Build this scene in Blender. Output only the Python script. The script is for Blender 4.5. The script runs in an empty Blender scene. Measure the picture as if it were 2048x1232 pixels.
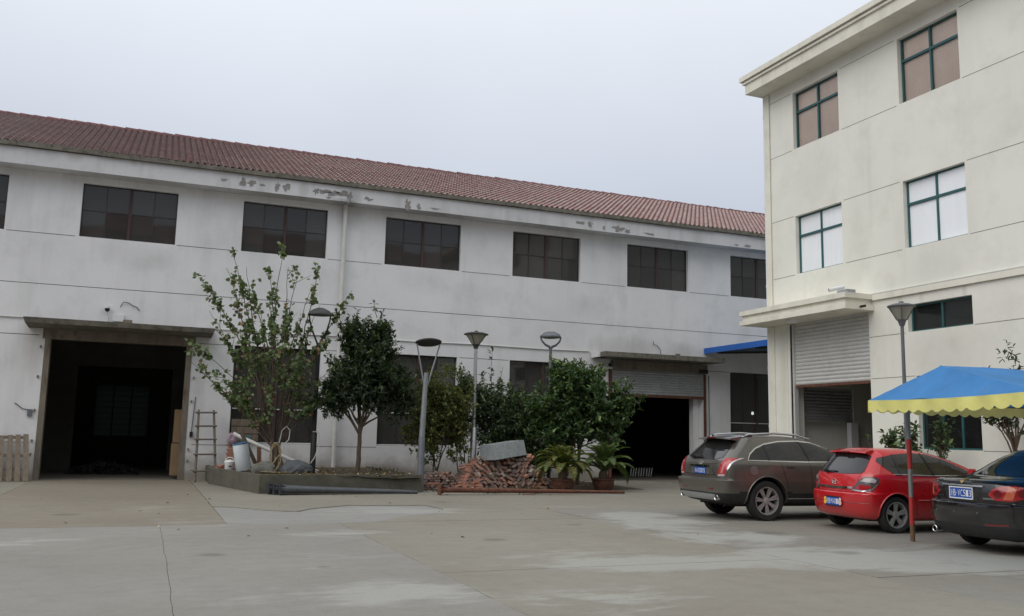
import bpy, bmesh, math, random
from mathutils import Vector, Matrix, noise
from mathutils.bvhtree import BVHTree
R = math.radians
random.seed(7)
scene = bpy.context.scene
COL = scene.collection

# ------------------------------------------------------------------ camera
cam_data = bpy.data.cameras.new("camera")
cam = bpy.data.objects.new("camera", cam_data)
COL.objects.link(cam)
cam_data.sensor_width = 36.0
cam_data.lens = 1790.0 / 2048.0 * 36.0
cam_data.clip_start = 0.1
cam_data.clip_end = 3000.0
_r = Vector((0.92638, -0.37671, 0.02059)).normalized()
_f = Vector((0.36996, 0.91757, 0.14061)).normalized()
_r = (_r - _f * _r.dot(_f)).normalized()
_u = _r.cross(_f)
m = Matrix(((_r.x, _u.x, -_f.x, 0), (_r.y, _u.y, -_f.y, 0), (_r.z, _u.z, -_f.z, 1.6), (0, 0, 0, 1)))
cam.matrix_world = m
scene.camera = cam

# ------------------------------------------------------------------ sky (overcast) and a weak, very soft sun
world = bpy.data.worlds.new("World")
scene.world = world
world.use_nodes = True
nt = world.node_tree
nt.nodes.clear()
def wn(t, **kw):
    n = nt.nodes.new(t)
    for k, v in kw.items():
        setattr(n, k, v)
    return n
SUN_EL, SUN_AZ = 45.0, 254.0          # azimuth clockwise from +Y: behind the camera, to the left
sky = wn("ShaderNodeTexSky", sky_type='NISHITA', sun_disc=False)
sky.sun_elevation = R(SUN_EL)
sky.sun_rotation = R(SUN_AZ)
sky.air_density = 1.5
sky.dust_density = 6.0
tc = wn("ShaderNodeTexCoord")
sep = wn("ShaderNodeSeparateXYZ")
nt.links.new(tc.outputs["Generated"], sep.inputs[0])
mr = wn("ShaderNodeMapRange")
mr.inputs[1].default_value = 0.12
mr.inputs[2].default_value = 0.62
nt.links.new(sep.outputs[2], mr.inputs[0])
ramp = wn("ShaderNodeMix", data_type='RGBA')
ramp.inputs[6].default_value = (4.2, 4.75, 5.85, 1)      # cloud layer low over the horizon
ramp.inputs[7].default_value = (10.1, 10.35, 10.8, 1)    # cloud layer overhead (overcast law: three times the horizon)
nt.links.new(mr.outputs[0], ramp.inputs[0])
cl = wn("ShaderNodeTexNoise")
cl.inputs["Scale"].default_value = 1.6
cl.inputs["Detail"].default_value = 4
nt.links.new(tc.outputs["Generated"], cl.inputs["Vector"])
cm = wn("ShaderNodeMapRange")
cm.inputs[1].default_value = 0.3
cm.inputs[2].default_value = 0.7
cm.inputs[3].default_value = 0.93
cm.inputs[4].default_value = 1.07
nt.links.new(cl.outputs["Fac"], cm.inputs[0])
sc = wn("ShaderNodeVectorMath", operation='SCALE')
nt.links.new(ramp.outputs[2], sc.inputs[0])
nt.links.new(cm.outputs[0], sc.inputs[3])
mixs = wn("ShaderNodeMix", data_type='RGBA')
mixs.inputs[0].default_value = 0.9
nt.links.new(sky.outputs[0], mixs.inputs[6])
nt.links.new(sc.outputs[0], mixs.inputs[7])
bg = wn("ShaderNodeBackground")
bg.inputs[1].default_value = 0.1
nt.links.new(mixs.outputs[2], bg.inputs[0])
wo = wn("ShaderNodeOutputWorld")
nt.links.new(bg.outputs[0], wo.inputs[0])

sun_d = bpy.data.lights.new("sun", 'SUN')
sun_d.energy = 1.0
sun_d.angle = R(60)
sun_d.color = (1.0, 0.97, 0.92)
sun = bpy.data.objects.new("sun", sun_d)
COL.objects.link(sun)
_s = Vector((math.sin(R(SUN_AZ)) * math.cos(R(SUN_EL)), math.cos(R(SUN_AZ)) * math.cos(R(SUN_EL)), math.sin(R(SUN_EL))))
sun.rotation_euler = _s.to_track_quat('Z', 'Y').to_euler()
sun.location = (0, 0, 40)

scene.view_settings.view_transform = 'Standard'
scene.view_settings.look = 'None'
scene.view_settings.exposure = 0.09
scene.view_settings.gamma = 1.0
scene.view_settings.use_curve_mapping = False
scene.cycles.max_bounces = 8
scene.cycles.transparent_max_bounces = 12

# ------------------------------------------------------------------ mesh helpers
WL = {}

class MB:
    def __init__(s):
        s.v, s.f = [], []
    def add(s, vs, fs):
        b = len(s.v)
        s.v += [tuple(p) for p in vs]
        s.f += [tuple(b + i for i in f) for f in fs]
        return s
    def box(s, x0, x1, y0, y1, z0, z1):
        return s.add([(x0, y0, z0), (x1, y0, z0), (x1, y1, z0), (x0, y1, z0), (x0, y0, z1), (x1, y0, z1), (x1, y1, z1), (x0, y1, z1)],
                     [(3, 2, 1, 0), (4, 5, 6, 7), (0, 1, 5, 4), (1, 2, 6, 5), (2, 3, 7, 6), (3, 0, 4, 7)])
    def obox(s, c, size, rot=None, taper=1.0):
        c = Vector(c)
        hx, hy, hz = size[0] / 2, size[1] / 2, size[2] / 2
        vs = []
        for k, (a, b, d) in enumerate([(-1, -1, -1), (1, -1, -1), (1, 1, -1), (-1, 1, -1), (-1, -1, 1), (1, -1, 1), (1, 1, 1), (-1, 1, 1)]):
            t = taper if d > 0 else 1
            p = Vector((a * hx * t, b * hy * t, d * hz))
            vs.append(c + (rot @ p if rot else p))
        return s.add(vs, [(3, 2, 1, 0), (4, 5, 6, 7), (0, 1, 5, 4), (1, 2, 6, 5), (2, 3, 7, 6), (3, 0, 4, 7)])
    def tube(s, pts, rad, n=8, caps=True):
        pts = [Vector(p) for p in pts]
        if not isinstance(rad, (list, tuple)):
            rad = [rad] * len(pts)
        vs, fs = [], []
        up = None
        for i, p in enumerate(pts):
            d = (pts[min(i + 1, len(pts) - 1)] - pts[max(i - 1, 0)])
            d = d.normalized() if d.length > 1e-9 else Vector((0, 0, 1))
            if up is None:
                up = d.orthogonal().normalized()
            up = (up - d * up.dot(d))
            up = up.normalized() if up.length > 1e-6 else d.orthogonal().normalized()
            w = d.cross(up)
            for k in range(n):
                a = 2 * math.pi * k / n
                vs.append(p + (up * math.cos(a) + w * math.sin(a)) * rad[i])
        for i in range(len(pts) - 1):
            for k in range(n):
                k2 = (k + 1) % n
                fs.append((i * n + k, i * n + k2, (i + 1) * n + k2, (i + 1) * n + k))
        if caps:
            fs.append(tuple(range(n - 1, -1, -1)))
            fs.append(tuple((len(pts) - 1) * n + k for k in range(n)))
        return s.add(vs, fs)
    def lathe(s, prof, n=20, c=(0, 0, 0), M=None, closed=False):
        c = Vector(c)
        vs, fs = [], []
        for (r, z) in prof:
            for k in range(n):
                a = 2 * math.pi * k / n
                p = Vector((r * math.cos(a), r * math.sin(a), z))
                vs.append(c + (M @ p if M else p))
        L = len(prof)
        for i in range(L - 1 if not closed else L):
            j = (i + 1) % L
            for k in range(n):
                k2 = (k + 1) % n
                fs.append((i * n + k, i * n + k2, j * n + k2, j * n + k))
        return s.add(vs, fs)
    def prism(s, pts, z0, z1):
        n = len(pts)
        vs = [(p[0], p[1], z0) for p in pts] + [(p[0], p[1], z1) for p in pts]
        fs = [tuple(range(n - 1, -1, -1)), tuple(range(n, 2 * n))]
        for i in range(n):
            j = (i + 1) % n
            fs.append((i, j, n + j, n + i))
        return s.add(vs, fs)
    def mesh(s, name, mat=None, smooth=None):
        me = bpy.data.meshes.new(name)
        me.from_pydata(s.v, [], s.f)
        if mat:
            me.materials.append(mat)
        if smooth is not None:
            me.polygons.foreach_set("use_smooth", [True] * len(me.polygons))
            if smooth < 179:
                me.set_sharp_from_angle(angle=R(smooth))
        me.update()
        return me
    def build(s, name, mat, parent=None, world=True, smooth=None, bevel=0.0):
        me = s.mesh(name, mat, smooth)
        if bevel:
            bm = bmesh.new()
            bm.from_mesh(me)
            bmesh.ops.bevel(bm, geom=[e for e in bm.edges if e.calc_face_angle(0) > 0.5], offset=bevel, segments=2, affect='EDGES', clamp_overlap=True)
            bm.to_mesh(me)
            bm.free()
        return link(name, me, parent, world)

def link(name, me, parent=None, world=True, loc=None, rot=None):
    o = bpy.data.objects.new(name, me)
    COL.objects.link(o)
    base = Vector((0, 0, 0))
    if parent is not None:
        o.parent = parent
        if world:
            base = -WL.get(parent.name, Vector((0, 0, 0)))
    l = Vector(loc) if loc is not None else Vector((0, 0, 0))
    o.location = base + l
    WL[o.name] = l if world else Vector((0, 0, 0))
    if rot is not None:
        o.rotation_euler = rot
    return o

def thing(name, loc, label, cat, group=None, rz=0.0, kind=None):
    o = bpy.data.objects.new(name, None)
    o.empty_display_size = 0.2
    COL.objects.link(o)
    o.location = loc
    o.rotation_euler = (0, 0, rz)
    WL[o.name] = Vector(loc)
    return tag(o, label, cat, group, kind)

def tag(o, label=None, cat=None, group=None, kind=None):
    if label: o["label"] = label
    if cat: o["category"] = cat
    if group: o["group"] = group
    if kind: o["kind"] = kind
    return o

def wall_mesh(u0, u1, z0, z1, t, openings, to3, name, mat, parent):
    """Wall in the u-z plane with real openings and reveals; to3(u, depth, z) -> xyz."""
    us = sorted(set([u0, u1] + [o[0] for o in openings] + [o[1] for o in openings]))
    zs = sorted(set([z0, z1] + [o[2] for o in openings] + [o[3] for o in openings]))
    us = [u for u in us if u0 <= u <= u1]
    zs = [z for z in zs if z0 <= z <= z1]
    nu, nz = len(us) - 1, len(zs) - 1
    solid = [[True] * nz for _ in range(nu)]
    for i in range(nu):
        for j in range(nz):
            cu, cz = (us[i] + us[i + 1]) / 2, (zs[j] + zs[j + 1]) / 2
            for o in openings:
                if o[0] < cu < o[1] and o[2] < cz < o[3]:
                    solid[i][j] = False
    b = MB()
    def q(*p):
        b.add([to3(*x) for x in p], [(0, 1, 2, 3)])
    S = lambda i, j: 0 <= i < nu and 0 <= j < nz and solid[i][j]
    for i in range(nu):
        for j in range(nz):
            if not solid[i][j]:
                continue
            a, c, d, e = us[i], us[i + 1], zs[j], zs[j + 1]
            q((a, 0, d), (c, 0, d), (c, 0, e), (a, 0, e))
            q((c, t, d), (a, t, d), (a, t, e), (c, t, e))
            if not S(i - 1, j): q((a, t, d), (a, 0, d), (a, 0, e), (a, t, e))
            if not S(i + 1, j): q((c, 0, d), (c, t, d), (c, t, e), (c, 0, e))
            if not S(i, j - 1): q((a, t, d), (c, t, d), (c, 0, d), (a, 0, d))
            if not S(i, j + 1): q((a, 0, e), (c, 0, e), (c, t, e), (a, t, e))
    return b.build(name, mat, parent)

# ------------------------------------------------------------------ materials
def lin(c):
    """sRGB 0-255 triple to a linear colour."""
    return tuple((x / 255 / 12.92 if x / 255 <= 0.04045 else ((x / 255 + 0.055) / 1.055) ** 2.4) for x in c) + (1,)

class NT:
    def __init__(s, name):
        s.m = bpy.data.materials.new(name)
        s.m.use_nodes = True
        s.t = s.m.node_tree
        s.t.nodes.clear()
        s.out = s.n("ShaderNodeOutputMaterial")
        s._pos = None
    def n(s, t, **kw):
        x = s.t.nodes.new(t)
        for k, v in kw.items():
            setattr(x, k, v)
        return x
    def l(s, a, b):
        s.t.links.new(a, b)
    def set(s, inp, v):
        if hasattr(v, "links") or hasattr(v, "is_linked"):
            s.l(v, inp)
        else:
            inp.default_value = v
    def pos(s):
        if s._pos is None:
            s._pos = s.n("ShaderNodeNewGeometry")
        return s._pos.outputs["Position"]
    def noise(s, scale, detail=5, rough=0.55, stretch=None, dist=0.0):
        x = s.n("ShaderNodeTexNoise")
        x.inputs["Scale"].default_value = scale
        x.inputs["Detail"].default_value = detail
        x.inputs["Roughness"].default_value = rough
        x.inputs["Distortion"].default_value = dist
        if stretch:
            mp = s.n("ShaderNodeMapping")
            mp.inputs["Scale"].default_value = stretch
            s.l(s.pos(), mp.inputs[0])
            s.l(mp.outputs[0], x.inputs["Vector"])
        else:
            s.l(s.pos(), x.inputs["Vector"])
        return x.outputs["Fac"]
    def rng(s, v, a, b, c=0.0, d=1.0):
        x = s.n("ShaderNodeMapRange")
        s.set(x.inputs[0], v)
        for i, k in enumerate((a, b, c, d)):
            x.inputs[i + 1].default_value = k
        return x.outputs[0]
    def mix(s, fac, a, b, mode='MIX'):
        x = s.n("ShaderNodeMix", data_type='RGBA', blend_type=mode)
        s.set(x.inputs[0], fac)
        s.set(x.inputs[6], a)
        s.set(x.inputs[7], b)
        return x.outputs[2]
    def math(s, op, a, b=0.0):
        x = s.n("ShaderNodeMath", operation=op)
        s.set(x.inputs[0], a)
        s.set(x.inputs[1], b)
        return x.outputs[0]
    def z(s):
        x = s.n("ShaderNodeSeparateXYZ")
        s.l(s.pos(), x.inputs[0])
        return x.outputs
    def island(s):
        g = s.n("ShaderNodeNewGeometry")
        o = s.n("ShaderNodeObjectInfo")
        a = s.math('ADD', g.outputs["Random Per Island"], o.outputs["Random"])
        return s.math('FRACT', a)
    def bump(s, h, strength=0.3, dist=0.02):
        b = s.n("ShaderNodeBump")
        b.inputs["Strength"].default_value = strength
        b.inputs["Distance"].default_value = dist
        s.l(h, b.inputs["Height"])
        return b.outputs[0]
    def princ(s, col, rough=0.6, metal=0.0, normal=None, spec=0.5, coat=0.0, ior=1.5):
        p = s.n("ShaderNodeBsdfPrincipled")
        s.set(p.inputs["Base Color"], col)
        s.set(p.inputs["Roughness"], rough)
        p.inputs["Metallic"].default_value = metal
        p.inputs["Specular IOR Level"].default_value = spec
        p.inputs["Coat Weight"].default_value = coat
        p.inputs["Coat Roughness"].default_value = 0.03
        p.inputs["IOR"].default_value = ior
        if normal is not None:
            s.l(normal, p.inputs["Normal"])
        return p.outputs[0]
    def done(s, sh):
        s.l(sh, s.out.inputs[0])
        return s.m

def C(c, k):
    return (c[0] * k, c[1] * k, c[2] * k, 1)

def mat(name, c, rough=0.6, metal=0.0, var=0.15, scale=4.0, bump=0.0, bs=60.0, spec=0.5, coat=0.0, c2=None, thr=(0.5, 0.7), stretch=None):
    """General worn surface: base colour with two scales of noise, optional second colour in patches."""
    k = NT(name)
    n1 = k.noise(scale, 6, 0.6, stretch)
    col = k.mix(k.rng(n1, 0.3, 0.7), C(c, 1 - var), C(c, 1 + var))
    if c2:
        n2 = k.noise(scale * 2.3, 8, 0.65, stretch)
        col = k.mix(k.rng(n2, thr[0], thr[1]), col, c2)
    nm = None
    if bump:
        nm = k.bump(k.noise(bs, 4), bump, 0.01)
    r = k.rng(k.noise(scale * 3, 3), 0.3, 0.7, max(rough - 0.08, 0.02), min(rough + 0.08, 1))
    return k.done(k.princ(col, r, metal, nm, spec, coat))

def wall_mat(name, c, dirt, low=None, streak=0.25, ztop=None, zones=(), ax=0):
    k = NT(name)
    big = k.noise(0.35, 5, 0.6)
    col = k.mix(k.rng(big, 0.3, 0.7), C(c, 0.93), C(c, 1.05))
    blot = k.noise(1.1, 7, 0.65)
    col = k.mix(k.rng(blot, 0.5, 0.85, 0, 0.35), col, dirt)
    st = k.noise(2.2, 6, 0.6, (1.0, 1.0, 0.12))
    col = k.mix(k.rng(st, 0.52, 0.8, 0, streak), col, dirt)
    zz = k.z()[2]
    if ztop:
        # grime washed down from the eaves, ragged lower edge
        a = k.rng(k.math('ADD', zz, k.math('MULTIPLY', st, 1.6)), ztop - 0.3, ztop + 0.9, 0, 0.4)
        col = k.mix(a, col, dirt)
    if low:
        # brown splash-back and damp rising from the soil
        e = k.math('ADD', zz, k.math('MULTIPLY', k.noise(1.4, 6), 1.1))
        col = k.mix(k.rng(e, 1.45, 0.75, 0, 0.75), col, low)
    for (u, zc, ru, rz, stg, sc_) in zones:
        # local stains: drips, smoke smudges, moss
        du = k.math('MULTIPLY', k.math('SUBTRACT', k.z()[ax], u), 1 / ru)
        dz = k.math('MULTIPLY', k.math('SUBTRACT', zz, zc), 1 / rz)
        dd = k.math('ADD', k.math('MULTIPLY', du, du), k.math('MULTIPLY', dz, dz))
        dd = k.math('ADD', dd, k.math('MULTIPLY', k.math('SUBTRACT', st, 0.5), 2.2))
        col = k.mix(k.rng(dd, -0.2, 1.0, stg * 0.6, 0.0), col, lin(sc_))
    fine = k.noise(70, 3)
    col = k.mix(k.rng(fine, 0.35, 0.75, 0, 0.10), col, C(c, 0.5))
    nm = k.bump(k.noise(90, 4), 0.25, 0.004)
    return k.done(k.princ(col, 0.85, 0, nm, 0.25))

ZONES = [(2.4, 9.6, 1.1, 1.6, .2), (1.5, 8.9, 1.2, .9, .15), (3.0, 14.6, 1.0, .8, .18), (5.4, 10.9, 1.6, 1.1, .17), (6.6, 10.3, 2.2, .8, .2), (9.2, 14.0, 1.3, 5.0, .22), (9.8, 10.0, 3.0, 1.6, .2), (4.6, 18.5, 2.0, 1.3, .2), (11.5, 8.0, 2.5, 2.0, .2), (4.2, 8.3, 1.6, .8, .16), (0.2, 19.0, 2.0, 2.5, .1), (-1.5, 12, 2, 3, .08)]
def slab_mat(name, c, pale=0.5, pthr=0.6, brown=0.2):
    k = NT(name)
    big = k.noise(0.25, 6, 0.6)
    col = k.mix(k.rng(big, 0.3, 0.7), C(c, 0.88), C(c, 1.1))
    br = k.noise(0.55, 7, 0.62, (0.6, 1.0, 1.0))
    col = k.mix(k.rng(br, 0.45, 0.75, 0, brown), col, lin((112, 101, 84)))
    mid = k.noise(3.2, 8, 0.72)
    col = k.mix(k.rng(mid, 0.5, 0.8, 0, 0.35), col, C(c, 0.62))
    p1 = k.noise(0.32, 4, 0.6, (1.0, 1.5, 1.0), 0.5)
    p2 = k.noise(2.6, 9, 0.75, (0.45, 1.5, 1.0))
    pm = k.math('ADD', p1, k.math('MULTIPLY', k.math('SUBTRACT', p2, 0.5), 0.62))
    # worn, lime-washed places in the yard
    X = k.z()
    for (cx, cy, rx, ry, st) in ZONES:
        dx = k.math('MULTIPLY', k.math('SUBTRACT', X[0], cx), 1 / rx)
        dy = k.math('MULTIPLY', k.math('SUBTRACT', X[1], cy), 1 / ry)
        dd = k.math('ADD', k.math('MULTIPLY', dx, dx), k.math('MULTIPLY', dy, dy))
        pm = k.math('ADD', pm, k.rng(dd, 0.0, 1.3, st, 0.0))
    col = k.mix(k.rng(pm, pthr, pthr + 0.13, 0, pale), col, lin((176, 178, 172)))
    fine = k.noise(45, 5, 0.7)
    col = k.mix(k.rng(fine, 0.3, 0.75, 0, 0.45), col, C(c, 0.5))
    grit = k.noise(16, 6, 0.75)
    col = k.mix(k.rng(grit, 0.5, 0.8, 0, 0.2), col, C(c, 1.35))
    for (cx, cy, r_) in ((10.2, 13.1, .35), (10.7, 16.4, .3), (9.6, 10.6, .28), (5.1, 13.2, .22), (0.9, 12.4, .2), (-1.2, 18.5, .3), (6.6, 20.6, .25), (2.1, 11.0, .12), (7.4, 15.1, .16)):
        dx = k.math('SUBTRACT', X[0], cx)
        dy = k.math('SUBTRACT', X[1], cy)
        dd = k.math('ADD', k.math('MULTIPLY', dx, dx), k.math('MULTIPLY', dy, dy))
        dd = k.math('ADD', k.math('MULTIPLY', dd, 1 / (r_ * r_)), k.math('MULTIPLY', k.math('SUBTRACT', p2, 0.5), 3.0))
        col = k.mix(k.rng(dd, 0.2, 1.1, 0.4, 0.0), col, lin((70, 66, 60)))
    stain = k.noise(0.7, 6, 0.7, None, 0.8)
    col = k.mix(k.rng(stain, 0.6, 0.72, 0, 0.3), col, C(c, 0.6))
    nm = k.bump(k.noise(30, 8, 0.7), 0.35, 0.006)
    return k.done(k.princ(col, k.rng(mid, 0.3, 0.7, 0.62, 0.85), 0, nm, 0.35))

def tile_mat(name, cols, soot_c, lich_c, lich):
    k = NT(name)
    i = k.island()
    cr = k.n("ShaderNodeValToRGB")
    e = cr.color_ramp.elements
    e[0].position, e[0].color = 0.0, lin(cols[0])
    e[1].position, e[1].color = 1.0, lin(cols[-1])
    for j, c in enumerate(cols[1:-1]):
        x = e.new((j + 1) / (len(cols) - 1))
        x.color = lin(c)
    k.l(i, cr.inputs[0])
    x = k.z()[0]
    n = k.noise(6.0, 7, 0.7)
    b = k.noise(0.22, 4, 0.6)
    soot = k.math('ADD', k.rng(x, -6, 12, 0.3, 0.0), k.math('SUBTRACT', n, 0.5))
    col = k.mix(k.rng(k.math('ADD', soot, k.math('MULTIPLY', b, 0.3)), 0.12, 0.55, 0, 0.6), cr.outputs[0], lin(soot_c))
    col = k.mix(k.rng(k.noise(11.0, 6, 0.7), 0.5, 0.72, 0, lich), col, lin(lich_c))
    nm = k.bump(k.noise(40, 5), 0.3, 0.004)
    return k.done(k.princ(col, 0.85, 0, nm, 0.25))

def leaf_mat(name, dark, light, extra=None, ext=0.06, rough=0.45):
    k = NT(name)
    i = k.island()
    col = k.mix(i, dark, light)
    if extra:
        g = k.math('FRACT', k.math('MULTIPLY', i, 37.3))
        col = k.mix(k.math('LESS_THAN', g, ext), col, extra)
    p = k.princ(col, rough, 0, None, 0.4)
    t = k.n("ShaderNodeBsdfTranslucent")
    k.l(k.mix(0.5, col, lin((120, 150, 40))), t.inputs[0])
    ms = k.n("ShaderNodeMixShader")
    ms.inputs[0].default_value = 0.22
    k.l(p, ms.inputs[1])
    k.l(t.outputs[0], ms.inputs[2])
    return k.done(ms.outputs[0])

def glass_mat(name, tint=(0.3, 0.31, 0.31), dirt=0.25, dcol=(0.05, 0.05, 0.047, 1), gloss=1.0):
    k = NT(name)
    fr = k.n("ShaderNodeFresnel")
    fr.inputs[0].default_value = 1.52
    gl = k.n("ShaderNodeBsdfGlossy")
    gl.inputs[1].default_value = 0.03
    wob = k.bump(k.noise(1.2, 2), 0.05, 0.02)
    k.l(wob, gl.inputs["Normal"])
    tr = k.n("ShaderNodeBsdfTransparent")
    tr.inputs[0].default_value = tint + (1,)
    df = k.n("ShaderNodeBsdfDiffuse")
    df.inputs[0].default_value = dcol
    a = k.n("ShaderNodeMixShader")
    oi = k.n("ShaderNodeObjectInfo")
    k.l(k.math('MULTIPLY', k.rng(k.noise(0.9, 5, 0.6), 0.3, 0.75, dirt * 0.85, dirt * 1.15), k.rng(oi.outputs['Random'], 0, 1, 0.65, 1.3)), a.inputs[0])
    k.l(tr.outputs[0], a.inputs[1])
    k.l(df.outputs[0], a.inputs[2])
    b = k.n("ShaderNodeMixShader")
    k.l(k.math('MULTIPLY', fr.outputs[0], gloss), b.inputs[0])
    k.l(a.outputs[0], b.inputs[1])
    k.l(gl.outputs[0], b.inputs[2])
    return k.done(b.outputs[0])

def paint_mat(name, c, rough=0.35, metal=0.0, flake=0.0, coat=1.0, dust=0.12):
    k = NT(name)
    d = k.noise(1.7, 6, 0.65)
    dustc = lin((150, 142, 130))
    zz = k.z()[2]
    low = k.rng(k.math('ADD', zz, k.math('MULTIPLY', d, 0.5)), 0.95, 0.4, 0.0, dust * 2.2)
    col = k.mix(low, c, dustc)
    col = k.mix(k.rng(d, 0.45, 0.8, 0, dust), col, dustc)
    return k.done(k.princ(col, k.rng(d, 0.3, 0.7, rough - 0.05, rough + 0.1), metal, None, 0.5, coat))

MT = {}
MT['wallL'] = wall_mat('plaster_grey_white', (0.785, 0.785, 0.79, 1), lin((164, 163, 160)), low=lin((112, 96, 72)), ztop=10.3, zones=[(17.0, 5.0, 1.8, .55, .5, (112, 108, 100)), (19.5, 5.0, 1.0, .4, .4, (112, 108, 100)), (6.1, 9.0, .5, .6, .55, (116, 112, 104)), (10.8, 6.6, 1.3, .5, .25, (132, 130, 126)), (15.5, 6.5, 1.2, .5, .25, (132, 130, 126)), (-0.5, 6.9, 1.3, .5, .3, (132, 130, 126)), (1.6, 4.4, .5, .5, .4, (120, 112, 102)), (-3.3, 4.0, .35, 1.2, .5, (140, 130, 112)), (1.45, 2.2, .25, 2.2, .35, (140, 130, 114)), (8.7, 6.9, .9, .5, .2, (132, 130, 126))])
MT['wallR'] = wall_mat('render_cream', (0.805, 0.80, 0.725, 1), lin((182, 178, 160)), streak=0.16, ax=1, zones=[(17.6, 5.25, .12, .3, .5, (150, 138, 116)), (16.9, 5.3, .1, .25, .45, (150, 138, 116)), (15.6, 5.3, .08, .3, .4, (150, 138, 116)), (20.6, 9.6, 1.0, 1.0, .25, (170, 168, 154)), (16.4, 6.0, .9, .6, .25, (170, 168, 154)), (18.5, 8.9, .12, 1.6, .2, (160, 158, 144)), (22.3, 3.5, .2, 2.0, .5, (178, 170, 130))])
MT['trimR'] = wall_mat('trim_cream', (0.79, 0.77, 0.67, 1), lin((140, 134, 112)), streak=0.3)
MT['eave'] = wall_mat('eave_paint', (0.64, 0.64, 0.65, 1), lin((110, 112, 100)), streak=0.35, zones=[(4.35, 9.6, .22, .4, .6, (120, 124, 96)), (6.05, 9.5, .3, .4, .75, (84, 88, 70)), (-2.6, 9.75, .3, .2, .6, (150, 140, 112)), (-0.9, 9.78, .15, .15, .5, (150, 140, 112)), (5.75, 9.36, .5, .1, .8, (70, 72, 60)), (11.0, 9.85, 3.0, .1, .4, (90, 92, 84)), (18.0, 9.85, 3.0, .1, .4, (90, 92, 84))])
MT['concrete'] = mat('weathered_concrete', lin((112, 108, 98)), 0.9, var=0.25, scale=3, bump=0.5, bs=40, c2=lin((70, 68, 58)), thr=(0.5, 0.72))
MT['concdark'] = mat('mossy_concrete', lin((90, 88, 77)), 0.92, var=0.22, scale=2.5, bump=0.5, bs=30, c2=lin((74, 75, 62)), thr=(0.5, 0.75))
MT['joint'] = mat('joint_shadow', lin((84, 82, 80)), 0.9, var=0.2)
MT['slabA'] = slab_mat('slab_brown', lin((136, 129, 116)), 0.4, 0.64, 0.4)
MT['slabB'] = slab_mat('slab_grey', lin((143, 140, 133)), 0.6, 0.62, 0.2)
MT['slabC'] = slab_mat('slab_ochre', lin((141, 137, 126)), 0.6, 0.62, 0.25)
MT['slabD'] = slab_mat('slab_pale', lin((138, 135, 127)), 0.65, 0.60, 0.4)
MT['patch'] = slab_mat('slab_patch', lin((146, 145, 141)), 0.5, 0.62, 0.15)
MT['base'] = mat('joint_bed', lin((104, 97, 84)), 0.95, var=0.25, scale=3)
MT['tile'] = tile_mat('clay_tile', [(150, 122, 119), (168, 146, 141), (156, 130, 126), (146, 132, 129), (166, 128, 124), (166, 152, 146), (154, 112, 109)], (126, 114, 112), (174, 164, 158), 0.5)
MT['pan'] = tile_mat('clay_tile_pan', [(112, 86, 85), (104, 88, 86), (118, 90, 88), (106, 92, 90)], (92, 82, 82), (120, 110, 108), 0.4)
MT['ridge'] = mat('ridge_clay', lin((116, 76, 76)), 0.8, var=0.25, scale=3, bump=0.2, c2=lin((84, 56, 52)), thr=(0.5, 0.75))
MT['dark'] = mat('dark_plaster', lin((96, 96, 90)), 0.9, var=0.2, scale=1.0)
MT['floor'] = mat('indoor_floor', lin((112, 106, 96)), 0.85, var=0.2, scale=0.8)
MT['steelfr'] = mat('window_steel', lin((66, 62, 60)), 0.6, 0.3, var=0.2, scale=6)
MT['redfr'] = mat('red_lead_steel', lin((72, 54, 52)), 0.7, 0.1, var=0.2, scale=6)
MT['glassL'] = glass_mat('dirty_glass', (0.5, 0.52, 0.52), 0.5, (0.10, 0.097, 0.092, 1))
MT['glassR'] = glass_mat('clear_glass', (0.96, 0.97, 0.97), 0.03, (0.4, 0.4, 0.4, 1))
MT['glassD'] = glass_mat('dark_glass', (0.16, 0.18, 0.18), 0.3, (0.06, 0.065, 0.065, 1))
MT['curtainpane'] = mat('white_curtain_pane', (0.90, 0.93, 0.96, 1), 0.35, var=0.02, scale=1.2, coat=0.6, c2=(0.82, 0.86, 0.90, 1), thr=(0.5, 0.8), stretch=(1, 5, 0.4))  # white panes, coloured bright to stand in for the lit curtains
MT['jointR'] = mat('joint_shadow_cream', lin((126, 122, 110)), 0.9, var=0.15)
MT['teal'] = mat('teal_aluminium', lin((46, 92, 94)), 0.45, 0.15, var=0.12, scale=5)
MT['curtain'] = mat('white_curtain', (0.88, 0.91, 0.94, 1), 0.9, var=0.02, scale=1.5, stretch=(1, 6, 0.3))
MT['shutter'] = mat('shutter_steel', lin((206, 206, 203)), 0.45, 0.1, var=0.06, scale=3, c2=lin((176, 176, 172)), thr=(0.55, 0.85))
MT['shutterL'] = mat('shutter_dull', lin((166, 168, 168)), 0.5, 0.1, var=0.1, scale=3, c2=lin((136, 136, 132)), thr=(0.5, 0.8))
MT['rust'] = mat('rusty_steel', lin((112, 72, 56)), 0.85, 0.1, var=0.3, scale=5, bump=0.4, bs=50, c2=lin((78, 54, 46)), thr=(0.45, 0.7))
MT['rustdoor'] = mat('stained_jamb', lin((122, 114, 102)), 0.9, var=0.25, scale=3, bump=0.4, c2=lin((90, 76, 62)), thr=(0.52, 0.75), stretch=(1, 1, 0.3))
MT['pvc'] = mat('white_pvc', lin((206, 206, 202)), 0.45, var=0.06, scale=2, c2=lin((160, 158, 148)), thr=(0.6, 0.9))
MT['whitepl'] = mat('white_plastic', lin((222, 224, 224)), 0.4, var=0.04)
MT['blackpl'] = mat('black_plastic', lin((30, 30, 30)), 0.5, var=0.15)
MT['bluetop'] = mat('faded_blue_sheet', lin((86, 110, 136)), 0.6, var=0.15, scale=1.0)
MT['blueroof'] = mat('blue_sheet', lin((28, 92, 176)), 0.45, var=0.12, scale=2)
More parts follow.
